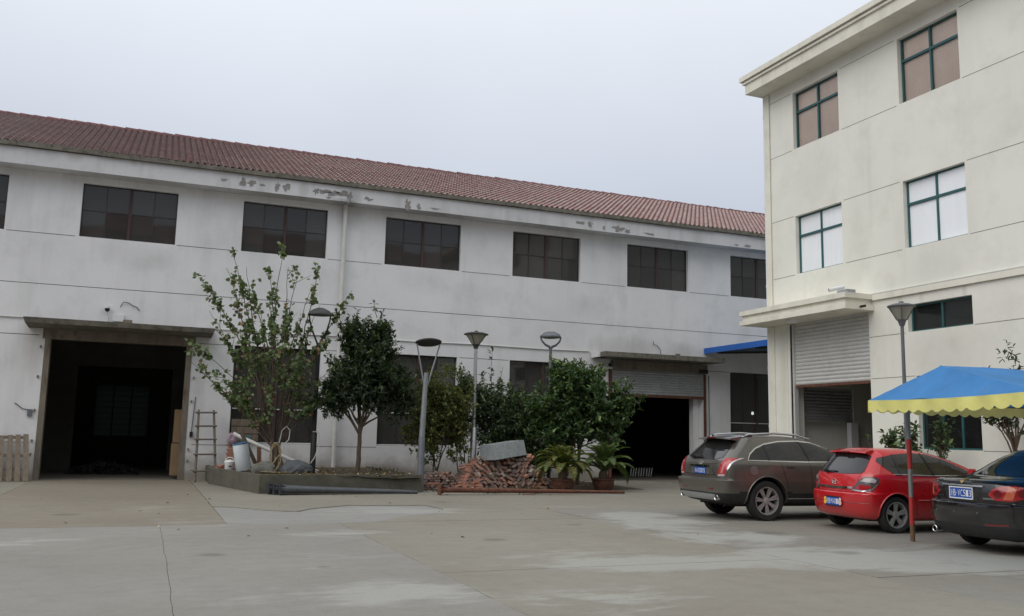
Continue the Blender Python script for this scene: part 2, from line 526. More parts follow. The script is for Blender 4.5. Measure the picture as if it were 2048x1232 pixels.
MT['greypole'] = mat('grey_pole_paint', lin((104, 108, 114)), 0.5, 0.2, var=0.12, scale=4, c2=lin((80, 80, 78)), thr=(0.6, 0.8))
MT['blackpole'] = mat('black_pole_paint', lin((34, 35, 37)), 0.5, 0.2, var=0.2, scale=5)
MT['alu'] = mat('brushed_aluminium', lin((188, 190, 192)), 0.35, 0.8, var=0.08, scale=4, stretch=(1, 1, 0.2))
MT['galv'] = mat('galvanised_sheet', lin((168, 175, 179)), 0.45, 0.35, var=0.12, scale=7, c2=lin((120, 122, 120)), thr=(0.5, 0.75))
MT['wood'] = mat('weathered_wood', lin((122, 110, 96)), 0.85, var=0.25, scale=5, bump=0.4, stretch=(3, 3, 0.3), c2=lin((86, 72, 60)), thr=(0.5, 0.75))
MT['bamboo'] = mat('grey_poles', lin((112, 104, 94)), 0.8, var=0.2, scale=8, bump=0.3, c2=lin((82, 74, 66)), thr=(0.5, 0.75))
MT['card'] = mat('cardboard', lin((150, 126, 96)), 0.9, var=0.12, scale=2)
MT['soil'] = mat('dark_soil', lin((70, 60, 48)), 0.95, var=0.35, scale=6, bump=1.0, bs=20, c2=lin((96, 86, 66)), thr=(0.5, 0.7))
MT['stone'] = mat('grey_stone', lin((112, 112, 106)), 0.9, var=0.2, scale=4, bump=0.6, bs=18)
MT['bark'] = mat('bark', lin((92, 80, 66)), 0.9, var=0.3, scale=9, bump=0.6, bs=40, stretch=(1, 1, 0.35))
MT['barkred'] = mat('young_bark', lin((92, 78, 68)), 0.85, var=0.25, scale=9, bump=0.4, bs=40)
# ================================================================== GROUND
g = MB().add([(-400, -400, -0.015), (400, -400, -0.015), (400, 400, -0.015), (-400, 400, -0.015)], [(0, 1, 2, 3)]).build('ground', MT['base'])
tag(g, 'concrete yard of large cracked slabs in front of the buildings', None, kind='structure')

def slab(pts, m, dz=0.0):
    b = MB()
    n = len(pts)
    top = [(p[0], p[1], dz) for p in pts]
    bot = [(p[0], p[1], -0.06) for p in pts]
    b.add(top + bot, [tuple(range(n))] + [(j, i, n + i, n + j) for i, j in ((i, (i + 1) % n) for i in range(n))])
    return b.build('concrete_slab', MT[m], g)

def jag(a, b, amp=0.012, step=0.25):
    """A slab edge with small irregularities between two corners (end point left out)."""
    a, b = Vector((*a, 0)), Vector((*b, 0))
    d = b - a
    n = max(2, int(d.length / step))
    nrm = Vector((-d.y, d.x, 0)).normalized()
    if nrm.x + nrm.y < 0: nrm = -nrm          # same wander on both sides of a joint
    out = []
    for i in range(n):
        t = i / n
        p = a + d * t
        k = noise.noise(Vector((p.x * 2.3, p.y * 2.3, 1.7))) * amp * 2.0 + noise.noise(Vector((p.x * 9, p.y * 9, 4.7))) * amp
        if i == 0: k = 0
        out.append((p.x + nrm.x * k, p.y + nrm.y * k))
    return out

def ring(corners, amp=0.012):
    o = []
    for i in range(len(corners)):
        o += jag(corners[i], corners[(i + 1) % len(corners)], amp)
    return o

def rect(x0, x1, y0, y1, m, dz=0.0, gap=0.006):
    return slab(ring([(x0 + gap, y0 + gap), (x1 - gap, y0 + gap), (x1 - gap, y1 - gap), (x0 + gap, y1 - gap)]), m, dz)

# near field (in front of the cross joint y = 16.22)
rect(-30, -5.6, -20, 16.22, 'slabB')
rect(-5.6, -2.6, -20, 16.22, 'slabB', -0.003)
rect(-2.6, 0.35, -20, 16.22, 'slabB', 0.0, 0.002)
rect(0.35, 3.3, -20, 16.22, 'slabB', 0.002, 0.003)
rect(3.3, 8.27, -20, 10.25, 'slabC', 0.0)
rect(3.3, 8.27, 10.25, 16.22, 'slabC', 0.001, 0.005)
rect(8.27, 13.4, -20, 8.6, 'slabD', -0.002)
rect(13.4, 18.05, -20, 8.6, 'slabD', 0.0)
rect(8.27, 18.05, 8.6, 18.15, 'slabD', 0.002)
# far field
rect(-30, -2.95, 16.22, 30.2, 'slabC')
rect(-2.95, 1.41, 16.22, 30.2, 'slabA', 0.002)
rect(8.27, 18.05, 18.15, 30.2, 'slabC', -0.001)
rect(18.05, 40, 22.95, 30.2, 'slabC', 0.001)
CR = [(1.42, 19.98), (1.85, 19.79), (2.28, 19.12), (2.62, 18.8), (2.96, 18.66), (3.3, 19.2), (3.68, 19.56), (4.31, 20.02), (5.19, 19.91), (5.97, 19.82), (6.05, 18.7), (5.64, 17.93), (4.66, 17.08), (3.95, 16.24)]
crk = []
for i in range(len(CR) - 1):
    crk += jag(CR[i], CR[i + 1], 0.04, 0.11)
crk.append(CR[-1])
def inset(pts, k, c=(3.6, 18.2)):
    out = []
    for p in pts:
        d = Vector((p[0] - c[0], p[1] - c[1]))
        d = d * (1 - k / max(d.length, 0.1))
        out.append((c[0] + d.x, c[1] + d.y))
    return out
patch = inset(crk, 0.022) + [(3.9, 16.235), (1.425, 16.235)]
slab(list(reversed(patch)), 'patch', -0.012)
outer = [(1.42, 30.2), (1.425, 19.99)] + crk[1:] + [(8.255, 16.235), (8.255, 30.2)]
slab(outer, 'slabC', 0.002)

# ================================================================== WAREHOUSE (grey, tiled roof)
YF = 30.22
WX0, WX1 = -12.0, 34.0
wh = thing('warehouse', (8.0, YF, 0), 'long grey-white warehouse with red tiled roof and two rows of steel windows', 'warehouse')
bays = [2.51 + 4.83 * k for k in range(-2, 5)]
ops = [(b, b + 2.79, 7.43, 9.13) for b in bays]
low = [(2.51, 5.3, 1.16, 4.31), (7.32, 10.12, 1.16, 4.31), (12.14, 14.9, 1.16, 4.31), (21.74, 24.5, 1.16, 4.31)]
doors = [(-2.95, 1.2, -0.2, 4.42), (16.2, 20.45, -0.2, 4.4)]
wall_mesh(WX0, WX1, -0.2, 9.95, 0.32, ops + low + doors, lambda u, d, z: (u, YF + d, z), 'front_wall', MT['wallL'], wh)
WD = 14.4
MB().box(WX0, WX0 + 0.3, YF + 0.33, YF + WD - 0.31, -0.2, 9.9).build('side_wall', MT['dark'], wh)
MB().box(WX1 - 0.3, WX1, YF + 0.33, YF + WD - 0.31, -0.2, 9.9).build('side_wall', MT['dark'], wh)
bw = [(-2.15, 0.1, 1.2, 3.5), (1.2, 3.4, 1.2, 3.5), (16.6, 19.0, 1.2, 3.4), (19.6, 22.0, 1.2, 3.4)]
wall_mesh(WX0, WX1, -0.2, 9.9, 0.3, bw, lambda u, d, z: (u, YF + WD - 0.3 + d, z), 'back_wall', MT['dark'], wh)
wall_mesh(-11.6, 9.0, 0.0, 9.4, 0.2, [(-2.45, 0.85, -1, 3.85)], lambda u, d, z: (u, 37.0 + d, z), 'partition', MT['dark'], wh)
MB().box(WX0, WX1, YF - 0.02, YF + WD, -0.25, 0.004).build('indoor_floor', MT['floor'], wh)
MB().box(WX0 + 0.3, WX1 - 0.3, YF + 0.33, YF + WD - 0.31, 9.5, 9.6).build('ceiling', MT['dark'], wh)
k = NT('frosted_glass')
tl = k.n("ShaderNodeBsdfTranslucent")
tl.inputs[0].default_value = (0.08, 0.088, 0.084, 1)
MT['frost'] = k.done(tl.outputs[0])
for (a, b_, c, d) in bw:
    w = MB()
    n = 3
    for i in range(n + 1):
        x = a + (b_ - a) * i / n
        w.box(x - 0.03, x + 0.03, 44.39, 44.43, c, d)
    nz = 9
    for j in range(nz + 1):
        z = c + (d - c) * j / nz
        w.box(a, b_, 44.395, 44.425, z - 0.015, z + 0.015)
    wo_ = w.build('back_window', MT['steelfr'], wh)
    MB().box(a, b_, 44.44, 44.45, c, d).build('pane', MT['frost'], wo_)

# dark strips on the plaster, painted as the shade in its grooves
def jointline(z, spans, parent, y=YF):
    for (a, b_) in spans:
        MB().box(a, b_, y - 0.003, y + 0.02, z - 0.009, z + 0.009).build('joint_line', MT['joint'], parent)
sp = []
xs = [WX0] + sum([[b, b + 2.79] for b in bays], []) + [WX1]
jointline(7.42, [(xs[i] + 0.06, xs[i + 1] - 0.1) for i in range(0, len(xs), 2)], wh)
jointline(5.86, [(WX0, 5.80), (5.95, WX1)], wh)
jointline(4.30, [(WX0, -3.15), (1.4, 2.45), (5.4, 7.25), (10.2, 12.08), (15.0, 15.6), (20.7, 21.68)], wh)
jointline(1.10, [(WX0, -3.15), (1.4, 2.5), (5.3, 7.32), (10.12, 12.14), (14.9, 16.0), (20.7, 21.74)], wh)
jointline(0.30, [(WX0, -3.15), (1.4, 1.9)], wh)
MB().box(2.0, 2.012, YF - 0.003, YF + 0.01, 4.8, 5.85).build('joint_line', MT['joint'], wh)

def steel_window(x0, x1, z0, z1, cols, zsplit, parent, name='window'):
    y = YF + 0.13
    f = MB()
    t = 0.035
    f.box(x0, x0 + t, y, y + 0.05, z0, z1).box(x1 - t, x1, y, y + 0.05, z0, z1)
    f.box(x0 + t, x1 - t, y, y + 0.05, z0, z0 + t).box(x0 + t, x1 - t, y, y + 0.05, z1 - t, z1)
    zs = [z0] + zsplit + [z1]
    for z in zsplit:
        f.box(x0 + t, x1 - t, y + 0.003, y + 0.047, z - 0.013, z + 0.013)
    for i in range(1, cols):
        if i * 2 == cols: continue
        x = x0 + (x1 - x0) * i / cols
        f.box(x - 0.011, x + 0.011, y + 0.006, y + 0.044, z0 + t, z1 - t)
    w = f.build(name, MT['steelfr'], parent)
    xm = (x0 + x1) / 2
    MB().box(xm - 0.045, xm + 0.045, y - 0.012, y + 0.062, z0 + 0.01, z1 - 0.01).build('mullion', MT['redfr'], w)
    for i in range(cols):
        for j in range(len(zs) - 1):
            xa, xb = x0 + (x1 - x0) * i / cols, x0 + (x1 - x0) * (i + 1) / cols
            a = random.uniform(-0.006, 0.006)
            c = random.uniform(-0.006, 0.006)
            b = MB()
            ym = y + 0.024
            b.add([(xa, ym - a, zs[j]), (xb, ym + a, zs[j]), (xb, ym + a + c, zs[j + 1]), (xa, ym - a + c, zs[j + 1]),
                   (xa, ym - a + .004, zs[j]), (xb, ym + a + .004, zs[j]), (xb, ym + a + c + .004, zs[j + 1]), (xa, ym - a + c + .004, zs[j + 1])],
                  [(0, 1, 2, 3), (7, 6, 5, 4)])
            b.build('pane', MT['glassL'], w)
    return w
for b in bays:
    steel_window(b, b + 2.79, 7.43, 9.13, 4, [8.30], wh)
for o in low:
    w = steel_window(o[0], o[1], o[2], o[3], 4, [2.28], wh)
    for (xa, xb) in ((o[0] + .05, (o[0] + o[1]) / 2 - 0.05), ((o[0] + o[1]) / 2 + 0.06, o[1] - 0.05)):
        MB().box(xa, xb, YF + 0.115, YF + 0.128, 2.262, 2.296).build('transom', MT['pvc'], w)
    # bare white sill angle
    MB().box(o[0] + 0.04, o[1] - 0.06, YF + 0.10, YF + 0.125, 1.17, 1.205).build('sill', MT['pvc'], w)

# eaves: soffit, beam, weathered gutter lip
MB().box(WX0 - 0.3, WX1 + 0.3, 29.6, YF - 0.002, 9.34, 9.86).build('eave_beam', MT['eave'], wh)
lip = MB()
x = WX0 - 0.35
while x < WX1 + 0.3:
    L = random.uniform(1.2, 2.4)
    dz = random.uniform(-0.012, 0.012)
    lip.box(x, min(x + L, WX1 + 0.35), 29.49 + dz, 30.1, 9.865 + dz, 10.0 + dz * 1.5)
    x += L
lip.build('gutter_lip', MT['concrete'], wh)
# places where the paint has come off the beam
peel = [(1.81, 9.6, .14, .05), (2.39, 9.58, .13, .13), (2.68, 9.62, .17, .15), (2.99, 9.57, .09, .07), (3.48, 9.58, .1, .2), (3.79, 9.57, .17, .13), (4.75, 9.6, .1, .12),
        (5.05, 9.62, .28, .08), (5.33, 9.57, .34, .13), (5.72, 9.61, .3, .1), (5.9, 9.52, .09, .22), (5.2, 9.42, .11, .06), (6.56, 9.52, .2, .07), (7.92, 9.50, .15, .2), (8.34, 9.45, .09, .13),
        (8.92, 9.46, .18, .04), (14.66, 9.59, .24, .07), (15.04, 9.56, .13, .11), (15.64, 9.50, .08, .12), (16.27, 9.51, .3, .15), (16.64, 9.48, .14, .08), (17.66, 9.46, .3, .05), (21.69, 9.44, .16, .04), (22.23, 9.43, .2, .06)]
MT['bare'] = mat('bare_render', lin((140, 137, 133)), 0.95, var=0.2, scale=9, bump=0.6, bs=30)
MT['flake'] = mat('lifted_paint', lin((186, 186, 188)), 0.8, var=0.1)
rr = random.Random(3)
for (px, pz, sx, sz) in peel:
    n = 26
    pts = []
    sd_ = rr.uniform(0, 50)
    for i in range(n):
        a = 2 * math.pi * i / n
        q = 0.78 + 0.75 * noise.noise(Vector((math.cos(a) * 1.6 + sd_, math.sin(a) * 1.6, 0))) + rr.uniform(-.14, .14)
        pts.append((px + sx * q * math.cos(a), pz + sz * q * math.sin(a)))
    b = MB()
    vs = [(p[0], 29.597, p[1]) for p in pts] + [(p[0], 29.61, p[1]) for p in pts]
    b.add(vs, [tuple(range(n))] + [(j, i, n + i, n + j) for i, j in ((i, (i + 1) % n) for i in range(n))])
    pp = b.build('peeled_patch', MT['bare'], wh)
    if sx > 0.12:   # a curl of paint standing off the lower edge
        lo = sorted(pts, key=lambda p: p[1])[:4]
        lo.sort()
        c = MB()
        vs = []
        for p in lo:
            vs += [(p[0], 29.6, p[1] - 0.01), (p[0], 29.565, p[1] + 0.035)]
        c.add(vs, [(2 * i, 2 * i + 2, 2 * i + 3, 2 * i + 1) for i in range(3)])
        c.build('paint_curl', MT['flake'], pp)

# roof: deck, barrel tiles, ridge
EY, EZ, RY, RZ = 29.56, 9.99, 37.35, 13.22
sl = math.atan2(RZ - EZ, RY - EY)
SLEN = math.hypot(RZ - EZ, RY - EY)
MB().add([(WX0 - .3, EY + 0.1, EZ - 0.02), (WX1 + .3, EY + 0.1, EZ - 0.02), (WX1 + .3, RY, RZ - 0.07), (WX0 - .3, RY, RZ - 0.07),
          (WX1 + .3, YF + WD + 0.6, EZ - 0.05), (WX0 - .3, YF + WD + 0.6, EZ - 0.05)],
         [(0, 1, 2, 3), (3, 2, 4, 5)]).build('roof_deck', MT['ridge'], wh)
TW, TL = 0.215, 0.345
def tile_geo():
    prof = [(-0.5, 0.0), (-0.30, 0.0), (-0.27, 0.022), (-0.15, 0.048), (0.0, 0.058), (0.15, 0.048), (0.27, 0.022), (0.30, 0.0), (0.5, 0.0)]
    vs = []
    for (u, h) in prof: vs.append((u * TW, 0.0, h * 1.12 + (0.035 if h > 0 else 0.02)))          # lower (front) edge, proud
    for (u, h) in prof: vs.append((u * TW, TL + 0.03, h * 0.7 - 0.006))
    for (u, h) in prof: vs.append((u * TW, 0.0, h - 0.002))          # front lip underside
    n = len(prof)
    fs = [(i, i + 1, n + i + 1, n + i) for i in range(n - 1)] + [(2 * n + i, 2 * n + i + 1, i + 1, i) for i in range(n - 1)]
    return vs, fs
tv, tf = tile_geo()
tmb = MB()
tmb.add(tv, tf)
def pan_faces(me, per):
    me.materials.append(MT['pan'])          # flat pan strips at both sides of each barrel
    me.polygons.foreach_set("material_index", [1 if (i % per) in (0, 7, 8, 15) else 0 for i in range(len(me.polygons))])
tile_me = tmb.mesh('roof_tile', MT['tile'], smooth=50)
pan_faces(tile_me, 16)
RT = Matrix.Rotation(sl, 3, 'X')
rows = int(SLEN / TL) + 1
stuff_b = MB()
TX0, TX1 = -7.0, 31.0
cols_n = int((TX1 - TX0) / TW)
trng = random.Random(5)
cnt = 0
for r_ in range(rows):
    for c_ in range(cols_n):
        x = TX0 + c_ * TW
        sag = 0.02 * noise.noise(Vector((x * 0.25, r_ * 0.2, 0))) + trng.uniform(-0.004, 0.004)
        y = EY + r_ * TL * math.cos(sl)
        z = EZ + r_ * TL * math.sin(sl) + sag
        rz = trng.uniform(-0.012, 0.012)
        if r_ < 6 and -4.9 <= x < 5.9 and cnt < 300:
            cnt += 1
            o = link('roof_tile', tile_me, wh, True, (x, y, z))
            o.rotation_euler = (sl, 0, rz)
        else:
            Mx = RT @ Matrix.Rotation(rz, 3, 'Z')
            stuff_b.add([Mx @ Vector(v) + Vector((x, y, z)) for v in tv], tf)
so = stuff_b.build('roof_tiles', MT['tile'], wh, smooth=50)
so["kind"] = "stuff"
pan_faces(so.data, 16)
rid = MB()
prof = [(0.15 * math.cos(a), 0.15 * math.sin(a)) for a in [math.pi * i / 8 for i in range(9)]]
vs = [(0, p[0] * 1.12, p[1] * 1.12) for p in prof] + [(0.52, p[0] * 0.92, p[1] * 0.92) for p in prof] + [(0, p[0] * 0.95, p[1] * 0.95) for p in prof]
fs = [(i, i + 1, 9 + i + 1, 9 + i) for i in range(8)] + [(18 + i, 18 + i + 1, i + 1, i) for i in range(8)]
rid.add(vs, fs)
rid_me = rid.mesh('ridge_tile', MT['ridge'], smooth=50)
x = -8.0
while x < 31.0:
    o = link('ridge_tile', rid_me, wh, True, (x, RY, RZ - 0.05 + trng.uniform(-0.012, 0.012)))
    o.rotation_euler = (0, trng.uniform(-0.01, 0.025), trng.uniform(-0.01, 0.01))
    x += 0.46

# door 1: stained concrete jambs, lintel and canopy slab
MB().box(-2.98, -2.82, YF - 0.02, YF + 0.34, 0, 4.42).build('door_jamb', MT['rustdoor'], wh)
MB().box(1.05, 1.22, YF - 0.02, YF + 0.34, 0, 4.42).build('door_jamb', MT['rustdoor'], wh)
MB().box(-3.05, 1.3, YF - 0.03, YF + 0.34, 4.2, 4.49).build('lintel', MT['rustdoor'], wh)
can1 = MB()
can1.add([(-3.45, 29.2, 4.56), (1.78, 29.2, 4.56), (1.78, YF, 4.5), (-3.45, YF, 4.5), (-3.5, 29.15, 4.72), (1.82, 29.15, 4.70), (1.82, YF, 4.74), (-3.5, YF, 4.75)],
         [(3, 2, 1, 0), (4, 5, 6, 7), (0, 1, 5, 4), (1, 2, 6, 5), (2, 3, 7, 6), (3, 0, 4, 7)])
can1.build('door_canopy', MT['concrete'], wh)
# hinge pins left in the jambs
for s, zz in [(-3.08, 3.95), (-3.08, 3.05), (-3.08, 2.05), (-3.08, 1.15), (-3.08, 0.75), (1.32, 3.2), (1.3, 2.45), (1.3, 0.95), (1.3, 0.6)]:
    MB().obox((s, YF - 0.03, zz), (0.045, 0.06, 0.07)).build('hinge_pin', MT['rustdoor'], wh)
# door 2: canopy, box beam, half-lowered shutter
can2 = MB().box(15.5, 20.75, 29.15, YF, 4.56, 4.74)
can2.build('door_canopy', MT['concrete'], wh)
MB().box(16.3, 20.55, YF - 0.18, YF - 0.002, 4.18, 4.52).build('shutter_box', MT['rustdoor'], wh)
for xa, xb in ((16.24, 16.32), (20.46, 20.55)):
    MB().box(xa, xb, YF - 0.07, YF + 0.06, 0, 4.15).build('shutter_rail', MT['rust'], wh)
def slat_mesh(w, h, m):
    b = MB()
    pr = [(0.0, 0.0), (-0.012, h * 0.1), (-0.026, h * 0.35), (-0.028, h * 0.6), (-0.014, h * 0.88), (0.0, h * 0.93), (0.006, h)]
    vs = [(0, p[0], p[1]) for p in pr] + [(w, p[0], p[1]) for p in pr] + [(0, 0.02, p[1]) for p in (pr[0], pr[-1])] + [(w, 0.02, p[1]) for p in (pr[0], pr[-1])]
    n = len(pr)
    fs = [(i, n + i, n + i + 1, i + 1) for i in range(n - 1)] + [(2 * n, 2 * n + 1, 2 * n + 3, 2 * n + 2)]
    b.add(vs, fs)
    return b.mesh('slat', m, smooth=60)
sm_ = slat_mesh(4.14, 0.1, MT['shutterL'])
shut2 = MB().box(16.32, 20.46, YF - 0.03, YF + 0.03, 3.16, 3.25).build('roller_shutter', MT['rust'], wh)
for i in range(10):
    link('slat', sm_, shut2, True, (16.32, YF, 3.25 + i * 0.1))
MB().tube([(15.75, YF - 0.1, 4.22), (16.3, YF - 0.1, 4.22)], 0.05, 8).build('shutter_axle', MT['pvc'], wh, smooth=40)
MB().obox((15.6, YF - 0.35, 4.66), (0.35, 0.62, 0.2)).build('canopy_end', MT['wallL'], wh)
MB().box(20.2, 20.448, YF + 0.33, YF + 0.62, 0, 4.3).build('inner_pier', MT['wallL'], wh)
MB().box(20.18, 20.447, YF + 0.325, YF + 0.64, 0, 0.95).build('pier_base', MT['rustdoor'], wh)
MB().obox((20.35, YF - 0.13, 4.25), (0.4, 0.16, 0.16)).build('shutter_motor', MT['blackpl'], wh)
MB().tube([(20.7, YF - 0.03, 4.1), (20.7, YF - 0.03, 1.5)], 0.018, 6).build('cable_pipe', MT['greypole'], wh)
MB().obox((20.75, YF - 0.05, 1.45), (0.12, 0.08, 0.2)).build('switch_box', MT['blackpl'], wh)
MB().obox((18.9, YF - 0.6, 4.79), (0.14, 0.14, 0.12)).build('canopy_stub', MT['concrete'], wh)
MB().obox((-0.72, YF - 0.65, 4.77), (0.26, 0.2, 0.13)).build('canopy_stub', MT['rustdoor'], wh)

# conduit along the wall, drainpipe
cp = [(x, YF - 0.03, 4.79 + 0.012 * math.sin(x * 1.3)) for x in [1.85 + i * 0.5 for i in range(28)]]
MB().tube(cp, 0.022, 6).build('cable_conduit', MT['pvc'], wh, smooth=60)
MB().tube([(WX0, YF - 0.03, 4.82), (-3.5, YF - 0.03, 4.80)], 0.022, 6).build('cable_conduit', MT['pvc'], wh, smooth=60)
dp = MB().tube([(5.87, YF - 0.14, 9.36), (5.87, YF - 0.14, 0.2)], 0.075, 14)
for z in (7.35, 3.6, 1.6):
    dp.tube([(5.87, YF - 0.14, z - 0.07), (5.87, YF - 0.14, z + 0.07)], 0.084, 14)
for z in (8.6, 6.0, 4.2, 2.4):
    dp.obox((5.87, YF - 0.05, z), (0.1, 0.12, 0.04))
dp.build('drainpipe', MT['pvc'], wh, smooth=50)
# wires, boxes on the warehouse wall: small things of their own
o = thing('security_camera', (-1.32, YF, 5.1), 'small white dome security camera on the wall above the left doorway canopy', 'camera')
MB().lathe([(0.001, 0.16), (0.085, 0.15), (0.085, 0.1), (0.06, 0.08)], 14, (-1.34, YF - 0.12, 5.13)).build('mount', MT['whitepl'], o, smooth=50)
MB().lathe([(0.075, 0.1), (0.07, 0.05), (0.045, 0.0), (0.001, -0.012)], 14, (-1.34, YF - 0.12, 5.13)).build('dome', MT['blackpl'], o, smooth=50)
MB().tube([(-1.34, YF - 0.1, 5.15), (-1.32, YF - 0.02, 5.0), (-1.31, YF - 0.03, 4.76)], 0.014, 6).build('cable', MT['whitepl'], o)
o = MB().box(-1.18, -0.84, YF - 0.14, YF - 0.004, 4.83, 5.05).build('junction_box', MT['whitepl'], bevel=0.012)
tag(o, 'white junction box standing on the left doorway canopy', 'box')
wpts = [(-0.98, 5.3), (-0.9, 5.46), (-0.75, 5.45), (-0.62, 5.36), (-0.5, 5.33), (-0.42, 5.22)]
o = MB().tube([(p[0], YF - 0.03 - 0.02 * (i % 2), p[1]) for i, p in enumerate(wpts)], 0.012, 5).build('loose_wire', MT['blackpl'])
tag(o, 'loose dark wire curling on the wall above the left doorway', 'wire')
o = thing('switch_box', (-3.2, YF, 1.9), 'small grey switch box with wire beside the left doorway jamb', 'switch')
MB().obox((-3.2, YF - 0.04, 1.97), (0.13, 0.08, 0.2)).build('case', MT['greypole'], o)
MB().tube([(-3.22, YF - 0.02, 2.05), (-3.4, YF - 0.03, 2.08), (-3.55, YF - 0.03, 2.2), (-3.62, YF - 0.02, 2.24)], 0.012, 5).build('wire', MT['blackpl'], o)
o = thing('pull_switch', (1.36, YF, 1.3), 'small dark switch hanging on a cable right of the left doorway', 'switch')
MB().tube([(1.42, YF - 0.02, 2.6), (1.36, YF - 0.03, 1.5)], 0.014, 5).build('cable', MT['greypole'], o)
MB().obox((1.36, YF - 0.05, 1.42), (0.09, 0.08, 0.16)).build('case', MT['blackpl'], o)
wp = [(18.15, 5.35), (18.16, 5.22), (18.3, 5.2), (18.45, 5.05), (18.5, 4.8)]
o = MB().tube([(p[0], YF - 0.04, p[1]) for p in wp], 0.011, 5).build('loose_wire', MT['blackpl'])
tag(o, 'short bent wire on the wall above the right shutter canopy', 'wire')

o = MB().box(12.25, 13.35, YF + 0.75, YF + 0.79, 8.32, 8.85).build('orange_board', mat('orange_board', lin((196, 104, 60)), 0.8))
tag(o, 'orange board hanging behind the upper window above the silver lamp', 'board')
# ---- things inside the warehouse doorways
o = thing('filing_cabinet', (1.05, 31.2, 0), 'tall tan cabinet just inside the left doorway', 'cabinet')
MB().box(0.83, 1.42, 30.95, 31.5, 0.1, 1.12).build('lower_box', MT['card'], o, bevel=0.01)
MB().box(0.86, 1.42, 30.97, 31.48, 1.14, 2.2).build('upper_box', MT['card'], o, bevel=0.01)
sr = random.Random(21)
o = thing('scrap_pile', (-1.25, 34.0, 0), 'heap of shiny metal offcuts on the floor inside the left doorway', 'scrap heap')
b = MB()
for i in range(260):
    t = sr.uniform(-1, 1)
    hmax = 0.4 * (1 - abs(t) ** 1.6)
    p = (-1.25 + t * 1.15, 34 + sr.uniform(-0.45, 0.5), 0.03 + sr.random() * hmax)
    rt = Matrix.Rotation(sr.uniform(0, 6.28), 3, 'Z') @ Matrix.Rotation(sr.uniform(-0.9, 0.9), 3, 'Y')
    b.obox(p, (sr.uniform(0.1, 0.3), sr.uniform(0.03, 0.09), 0.012), rt)
x_ = b.build('metal_offcuts', MT['steelfr'], o)
x_["kind"] = "stuff"
o = thing('pipe_rack', (19.3, 33.0, 0), 'row of short white tubes standing inside the right shutter doorway', 'tubes')
for i in range(9):
    MB().tube([(18.75 + i * 0.125, 33 + 0.03 * (i % 3), 0.02), (18.78 + i * 0.125, 33, 0.36)], 0.022, 7).build('tube', MT['whitepl'], o)
o = MB().lathe([(0.001, 0), (0.04, 0.01), (0.055, 0.06), (0.04, 0.12), (0.001, 0.13)], 12, (23.7, 31.4, 2.66)).build('glow_spot', None)
k = NT('spot_glow')
em = k.n("ShaderNodeEmission")
em.inputs[0].default_value = (1, 1, 1, 1)
em.inputs[1].default_value = 9.0  # plain white emission, a small bright spot behind the pane
o.data.materials.append(k.done(em.outputs[0]))
tag(o, 'small glowing white spot behind the far right ground floor window', 'bulb')

# ================================================================== BLUE LEAN-TO over the passage
lt = thing('blue_lean_to', (20.6, 27, 0), 'blue sheet metal lean-to roof between the grey warehouse and cream building', 'lean-to')
MB().add([(20.55, 22.95, 5.02), (20.55, YF - 0.01, 5.02), (30, YF - 0.01, 5.6), (30, 22.95, 5.6), (20.55, 22.95, 5.05), (20.55, YF - 0.01, 5.05), (30, YF - 0.01, 5.63), (30, 22.95, 5.63)],
         [(0, 1, 2, 3), (7, 6, 5, 4), (0, 4, 5, 1)]).build('roof_sheet', MT['bluetop'], lt)
MB().box(20.5, 20.545, 22.94, YF - 0.01, 4.98, 5.2).build('fascia', MT['blueroof'], lt)
for y in (24.5, 27.0, 29.4):
    MB().add([(20.6, y, 4.93), (30, y, 5.5), (30, y + .06, 5.5), (20.6, y + .06, 4.93), (20.6, y, 5.01), (30, y, 5.59), (30, y + .06, 5.59), (20.6, y + .06, 5.01)],
             [(3, 2, 1, 0), (4, 5, 6, 7), (0, 1, 5, 4), (1, 2, 6, 5), (2, 3, 7, 6), (3, 0, 4, 7)]).build('purlin', MT['steelfr'], lt)

# ================================================================== CREAM BUILDING
XF = 18.0
YC = 22.9
cb = thing('cream_building', (XF, 18, 0), 'cream three-storey building with teal windows and an open roller shutter', 'building')
win = [(19.6, 21.58, 6.62, 8.42), (15.41, 17.35, 6.62, 8.42), (19.6, 21.58, 10.54, 12.36), (15.41, 17.35, 10.54, 12.36)]
smallw = (15.4, 17.36, 4.43, 5.14)
gw = (15.32, 17.15, 1.47, 3.3)
dr = (18.72, 22.1, -0.1, 5.14)
t3 = lambda u, d, z: (XF + d, u, z)
wall_mesh(2.0, YC, -0.2, 12.98, 0.28, win + [smallw, gw, dr], t3, 'facade', MT['wallR'], cb)
MB().box(XF + 0.281, 30, YC - 0.28, YC, -0.2, 12.98).build('end_wall', MT['wallR'], cb)
MB().box(XF + 0.281, 30, 2.0, 2.28, -0.2, 12.98).build('end_wall', MT['wallR'], cb)
MB().box(29.7, 30, 2.281, YC - 0.281, -0.2, 12.98).build('rear_wall', MT['wallR'], cb)
for z in (5.3, 9.2, 12.8):
    MB().box(XF + 0.281, 29.7, 2.281, YC - 0.281, z, z + 0.15).build('floor_slab', MT['dark'], cb)
MB().box(XF + 0.281, 29.7, 2.281, YC - 0.281, -0.2, 0.006).build('indoor_floor', MT['floor'], cb)
# cornice in three steps
c0 = MB()
c0.box(17.32, 30.3, 2, 23.05, 12.72, 13.05)
c0.build('cornice', MT['trimR'], cb)
MB().box(17.26, 30.3, 2, 23.12, 13.052, 13.12).build('cornice_step', MT['trimR'], cb)
MB().box(17.2, 30.3, 2, 23.2, 13.16, 13.32).build('cornice_cap', MT['trimR'], cb)
MB().box(17.31, 30.2, 2, 23.06, 13.121, 13.159).build('cornice_neck', MT['trimR'], cb)
